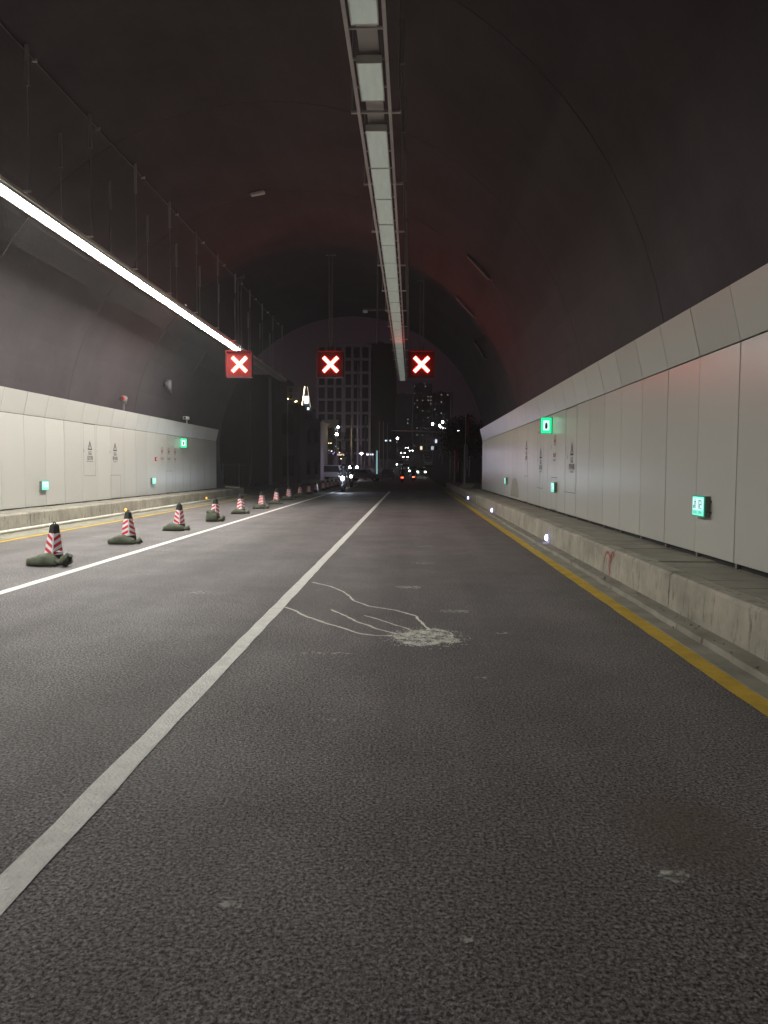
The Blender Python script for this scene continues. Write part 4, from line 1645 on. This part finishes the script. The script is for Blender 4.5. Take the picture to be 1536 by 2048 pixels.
# ================================================================== vehicles
def car(x, y, rz, paint, label, heads=False, tails=False, van=False, headlit=1.0):
    t = empty('parked_car' if not (heads or tails) else 'moving_car', (x, y, gz(y) + 0.0), rz)
    sl = math.atan(0.045) if y > 130 else 0.0
    t.rotation_euler = (sl if abs(rz) < 1 else -sl, 0, rz)
    tag(t, label, 'car')
    # side profile along y (front at -y), extruded across x
    if van:
        low = [(-2.2, 0.35), (2.2, 0.35), (2.25, 1.0), (-2.25, 0.95)]
        top = [(-1.85, 0.97), (2.15, 1.0), (2.05, 1.95), (-1.15, 1.95)]
    else:
        low = [(-2.15, 0.35), (2.15, 0.35), (2.2, 0.92), (1.9, 0.98), (-0.9, 0.95), (-2.1, 0.78)]
        top = [(-0.95, 0.945), (1.75, 0.975), (1.15, 1.46), (-0.25, 1.46)]

    def slab(P, w0, w1, z0, z1):
        mm = MB()
        wid = lambda z: w0 + (w1 - w0) * (z - z0) / (z1 - z0)
        n = len(P)
        a = [(-wid(z), y_, z) for y_, z in P]
        b = [(wid(z), y_, z) for y_, z in P]
        base = len(mm.v)
        mm.v += a + b
        for i in range(n):
            j = (i + 1) % n
            mm.f.append((i, j, n + j, n + i))
            mm.m.append(0)
        mm.f.append(tuple(range(n)))
        mm.f.append(tuple(reversed(range(n, 2 * n))))
        mm.m += [0, 0]
        me = mm.mesh('body', paint)
        bm = bmesh.new()
        bm.from_mesh(me)
        bmesh.ops.recalc_face_normals(bm, faces=bm.faces)
        bmesh.ops.bevel(bm, geom=list(bm.edges), offset=0.05, segments=2, affect='EDGES')
        bm.to_mesh(me)
        bm.free()
        return me
    put('body', slab(low, 0.86, 0.90, 0.35, 1.0), t)
    cab = put('cabin', slab(top, 0.84, 0.66, 0.95, top[2][1]), t)
    zt = top[2][1]
    y0, y1 = top[0][0], top[1][0]
    for s in (-1, 1):
        mm = MB()
        q = [(y0 + 0.35, 1.03), (y1 - 0.35, 1.03), (top[2][0] - 0.1, zt - 0.1), (top[3][0] + 0.1, zt - 0.1)]
        wq = lambda z: 0.84 + (0.66 - 0.84) * (z - 0.95) / (zt - 0.95) + 0.012
        mm.quad([(s * wq(z), yy, z) for yy, z in q])
        mm.build('side_window', 'glass_dark', cab)
    for (ya, yb), nm in (((top[0][0], top[3][0]), 'windscreen'), ((top[1][0], top[2][0]), 'rear_window')):
        off = -0.02 if nm == 'windscreen' else 0.02
        f = lambda k: ya + (yb - ya) * k + off
        za, zb_ = 0.95 + (zt - 0.95) * 0.15, 0.95 + (zt - 0.95) * 0.88
        mm = MB()
        mm.quad([(-0.74, f(0.15), za), (0.74, f(0.15), za), (0.62, f(0.88), zb_), (-0.62, f(0.88), zb_)])
        mm.build(nm, 'glass_dark', cab)
    for sx in (-1, 1):
        for sy in (-1.35, 1.35):
            wh = MB().tube((sx * 0.70, sy, 0.31), (sx * 0.92, sy, 0.31), 0.31, 14).build('wheel', 'tyre', t)
            MB().tube((sx * 0.921, sy, 0.31), (sx * 0.935, sy, 0.31), 0.18, 10).build('rim', 'steel', wh)
        MB().ellipsoid((sx * 0.62, -2.16, 0.70), 0.13 * headlit, 0.05, 0.10 * headlit, 10, 6).build('headlight', 'headlight' if heads else 'glass_dark', t)
        MB().box(sx * 0.70 - 0.13, sx * 0.70 + 0.13, 2.17, 2.24, 0.74, 0.86).build('tail_light', 'tail_light' if tails else 'paint_red', t)
    MB().box(-0.26, 0.26, 2.2, 2.25, 0.52, 0.64).build('number_plate', 'pale_board', t)
    return t


car(-3.4, 104, PI, 'paint_dark', 'dark car with two red tail lights crossing toward the poles', tails=True).rotation_euler = (0, 0, 0)
car(-5.6, 88, R(80), 'paint_white', 'white car standing crosswise behind the motorcyclist')
car(-10.75, 101, R(70), 'paint_white', 'white van parked by the lilac house', van=True)
HG = 'cars with lit headlights coming down the road'
for x, y in ((1.6, 126), (0.2, 132), (-1.2, 142), (-2.6, 160)):
    c = car(x, y, 0, 'paint_grey', 'oncoming grey car with both headlights lit at the foot of the climb', heads=True)
    c['group'] = HG
for x, y in ((-1.9, 215), (-3.2, 260), (-0.4, 300), (-2.6, 370)):
    c = car(x, y, 0, 'paint_grey', 'distant oncoming car with headlights lit high on the climbing road', heads=True, headlit=1.5)
    c['group'] = HG
for i, (y, p_) in enumerate(((165, 'paint_white'), (178, 'paint_grey'), (190, 'paint_white'), (203, 'paint_dark'), (217, 'paint_white'))):
    c = car(3.6 + 0.1 * i, y, PI, p_, {'paint_white': 'white car parked in the row on the climbing road', 'paint_grey': 'grey car parked in the row on the climbing road', 'paint_dark': 'dark car parked in the row on the climbing road'}[p_])
    c['group'] = 'cars parked on the climbing road'


# ------------------------------------------------------------------ scooters and riders
def skinned(name, joints_, links, mt, parent, loc=(0, 0, 0)):
    me = bpy.data.meshes.new(name)
    me.from_pydata([j[0] for j in joints_], links, [])
    me.materials.append(MATS[mt])
    o = put(name, me, parent, loc)
    md = o.modifiers.new('skin', 'SKIN')
    md.use_smooth_shade = True
    if not me.skin_vertices:
        bm = bmesh.new()
        bm.from_mesh(me)
        bm.verts.layers.skin.verify()
        bm.to_mesh(me)
        bm.free()
    for i, j in enumerate(joints_):
        me.skin_vertices[0].data[i].radius = (j[1], j[1])
        me.skin_vertices[0].data[i].use_root = (i == 0)
    sb = o.modifiers.new('subdivision', 'SUBSURF')
    sb.levels = 1
    sb.render_levels = 1
    return o


def scooter(x, y, rz, label, rider_label, head=None, tail=False):
    t = empty('motor_scooter', (x, y, gz(y)), rz)
    tag(t, label, 'scooter', 'scooters on the road past the portal')
    for yy, nm in ((-0.62, 'front_wheel'), (0.60, 'rear_wheel')):
        wh = MB().tube((-0.05, yy, 0.25), (0.05, yy, 0.25), 0.25, 18).build(nm, 'tyre', t)
        MB().tube((-0.055, yy, 0.25), (0.055, yy, 0.25), 0.13, 12).build('rim', 'steel', wh)
    MB().prism([(-0.14, 0.22), (0.14, 0.22), (0.14, 0.30), (-0.14, 0.30)], -0.35, 0.30).build('floorboard', 'paint_dark', t)
    b = MB()
    prof = [(0.08, 0.26), (0.80, 0.42), (0.92, 0.68), (0.75, 0.76), (0.12, 0.70), (0.05, 0.5)]
    n = len(prof)
    b.v += [(-0.15, yy, z) for yy, z in prof] + [(0.15, yy, z) for yy, z in prof]
    for i in range(n):
        j = (i + 1) % n
        b.f.append((i, j, n + j, n + i))
        b.m.append(0)
    b.f += [tuple(range(n)), tuple(reversed(range(n, 2 * n)))]
    b.m += [0, 0]
    b.build('body', 'paint_dark', t)
    MB().box(-0.13, 0.13, 0.10, 0.78, 0.761, 0.83).build('seat', 'rubber', t)
    MB().tube((0, -0.62, 0.25), (0, -0.40, 0.98), 0.04, 8).build('fork', 'steel_dark', t)
    MB().prism([(-0.2, 0.32), (0.2, 0.32), (0.17, 0.86), (-0.17, 0.86)], -0.47, -0.40).build('leg_shield', 'paint_dark', t)
    hb = MB().tube((-0.33, -0.36, 1.0), (0.33, -0.36, 1.0), 0.018, 8).build('handlebar', 'steel_dark', t)
    for s in (-1, 1):
        MB().tube((s * 0.22, -0.36, 1.0), (s * 0.28, -0.36, 1.2), 0.01, 6).build('mirror_stalk', 'steel_dark', hb)
        MB().ellipsoid((s * 0.29, -0.36, 1.23), 0.06, 0.015, 0.04, 8, 5).build('mirror', 'black_plastic', hb)
    MB().ellipsoid((0, -0.50, 0.90), 0.11, 0.06, 0.11, 12, 6).build('headlight', head or 'glass_dark', t)
    MB().box(-0.12, 0.12, 0.90, 0.95, 0.60, 0.69).build('tail_light', 'tail_light' if tail else 'paint_red', t)
    # rider: one continuous seated body, arms on the handlebar, feet on the floorboard
    p = empty('person', (x, y, gz(y)), rz)
    tag(p, rider_label, 'person', 'scooter riders')
    J = [((0, 0.34, 0.90), 0.15), ((0, 0.31, 1.10), 0.145), ((0, 0.26, 1.30), 0.165), ((0, 0.24, 1.42), 0.10), ((0, 0.22, 1.52), 0.062), ((0, 0.20, 1.62), 0.10), ((0, 0.20, 1.70), 0.09)]
    Lk = [(0, 1), (1, 2), (2, 3), (3, 4), (4, 5), (5, 6)]
    for s in (-1, 1):
        b0 = len(J)
        J += [((s * 0.19, 0.24, 1.38), 0.07), ((s * 0.27, 0.08, 1.16), 0.052), ((s * 0.26, -0.20, 1.06), 0.042), ((s * 0.25, -0.34, 1.03), 0.04)]
        Lk += [(3, b0), (b0, b0 + 1), (b0 + 1, b0 + 2), (b0 + 2, b0 + 3)]
        b0 = len(J)
        J += [((s * 0.11, 0.28, 0.90), 0.10), ((s * 0.15, -0.12, 0.88), 0.08), ((s * 0.12, -0.18, 0.55), 0.06), ((s * 0.11, -0.16, 0.36), 0.045), ((s * 0.12, -0.30, 0.335), 0.04)]
        Lk += [(0, b0), (b0, b0 + 1), (b0 + 1, b0 + 2), (b0 + 2, b0 + 3), (b0 + 3, b0 + 4)]
    skinned('body', J, Lk, 'cloth_dark', p)
    MB().ellipsoid((0, 0.20, 1.68), 0.135, 0.15, 0.14, 14, 8, lo=-0.22, hi=0.5).build('helmet', 'helmet', p, smooth=True)
    return t


scooter(-4.48, 48.2, 0, 'motor scooter with a dazzling headlight coming toward the tunnel', 'rider in dark clothes on the scooter with the dazzling headlight', 'headlight_strong')
scooter(-4.9, 60, 0, 'motor scooter following the one with the dazzling headlight', 'rider in dark clothes on the following scooter', 'headlight')
scooter(-0.97, 75, PI, 'motor scooter with bright red tail light riding away from the tunnel', 'rider in dark clothes on the scooter with the bright red tail light', None, True)
scooter(0.17, 80, PI, 'motor scooter with small red tail light nearer the right pavement', 'rider in dark clothes riding away near the right pavement', None, True)

# two low violet-white site lamps at the foot of the concrete frame building
for x, lb in ((-7.3, 'low bright violet-white site lamp in front of the concrete frame building'), (-8.2, 'low violet-white site lamp behind the dazzling scooter')):
    street_lamp(x, 98, 1.55, 0.15, 'site_lamp', lb)
for x, y, lb in ((-17.5, 151, 'added floodlight globe left of the unfinished concrete building front'), (-10.2, 149, 'added floodlight globe at the right front corner of the unfinished concrete building')):  # two unseen floodlights, added to light the concrete building
    street_lamp(x, y, 3.0, 0.22, 'added_flood_lamp', lb)

# lit shop signs along the far street
rs = random.Random(31)
for i, (x, y, z, mt, lb) in enumerate(((-13.6, 140, 3.2, 'win_warm', 'warm lit shop sign board behind the dark trees'), (-8.6, 150, 3.0, 'win_cool', 'cool white lit shop sign board behind the row of poles'),
                                       (9.0, 150, 4.5, 'win_warm', 'warm lit shop sign board behind the right trees'), (7.4, 118, 3.0, 'win_cool', 'cool lit shop sign board low behind the right trees'),
                                       (-6.2, 190, 5.5, 'led_white', 'bright white shop sign board on the climbing road'))):
    t = empty('shop_sign', (x, y, gz(y) - 0.31))
    tag(t, lb, 'shop sign')
    for sx in (-0.7, 0.7):
        MB().tube((sx, 0.1, 0), (sx, 0.1, z), 0.05, 6).build('post', 'steel_dark', t)
    MB().box(-0.9, 0.9, -0.1, 0.1, z, z + 0.6).build('sign_box', 'building_dark', t)
    for k in range(4):
        if rs.random() < 0.85:
            MB().box(-0.75 + 0.4 * k, -0.5 + 0.4 * k + rs.uniform(0, 0.08), -0.13, -0.101, z + 0.15, z + 0.45).build('lit_letter', mt, t)

# ================================================================== hazy night air
hz = MB().box(-160, 160, -34, 640, -1.6, 60).build('haze', 'panel')
stuff(hz)
hm = bpy.data.materials.new('haze')
hm.use_nodes = True
hn = hm.node_tree.nodes
for q in list(hn):
    if q.type == 'BSDF_PRINCIPLED':
        hn.remove(q)
pv = hn.new('ShaderNodeVolumePrincipled')
pv.inputs['Color'].default_value = (0.95, 0.95, 0.95, 1)
pv.inputs['Density'].default_value = 0.0010
pv.inputs['Anisotropy'].default_value = 0.35
hm.node_tree.links.new(pv.outputs[0], [q for q in hn if q.type == 'OUTPUT_MATERIAL'][0].inputs['Volume'])
hz.data.materials.clear()
hz.data.materials.append(hm)
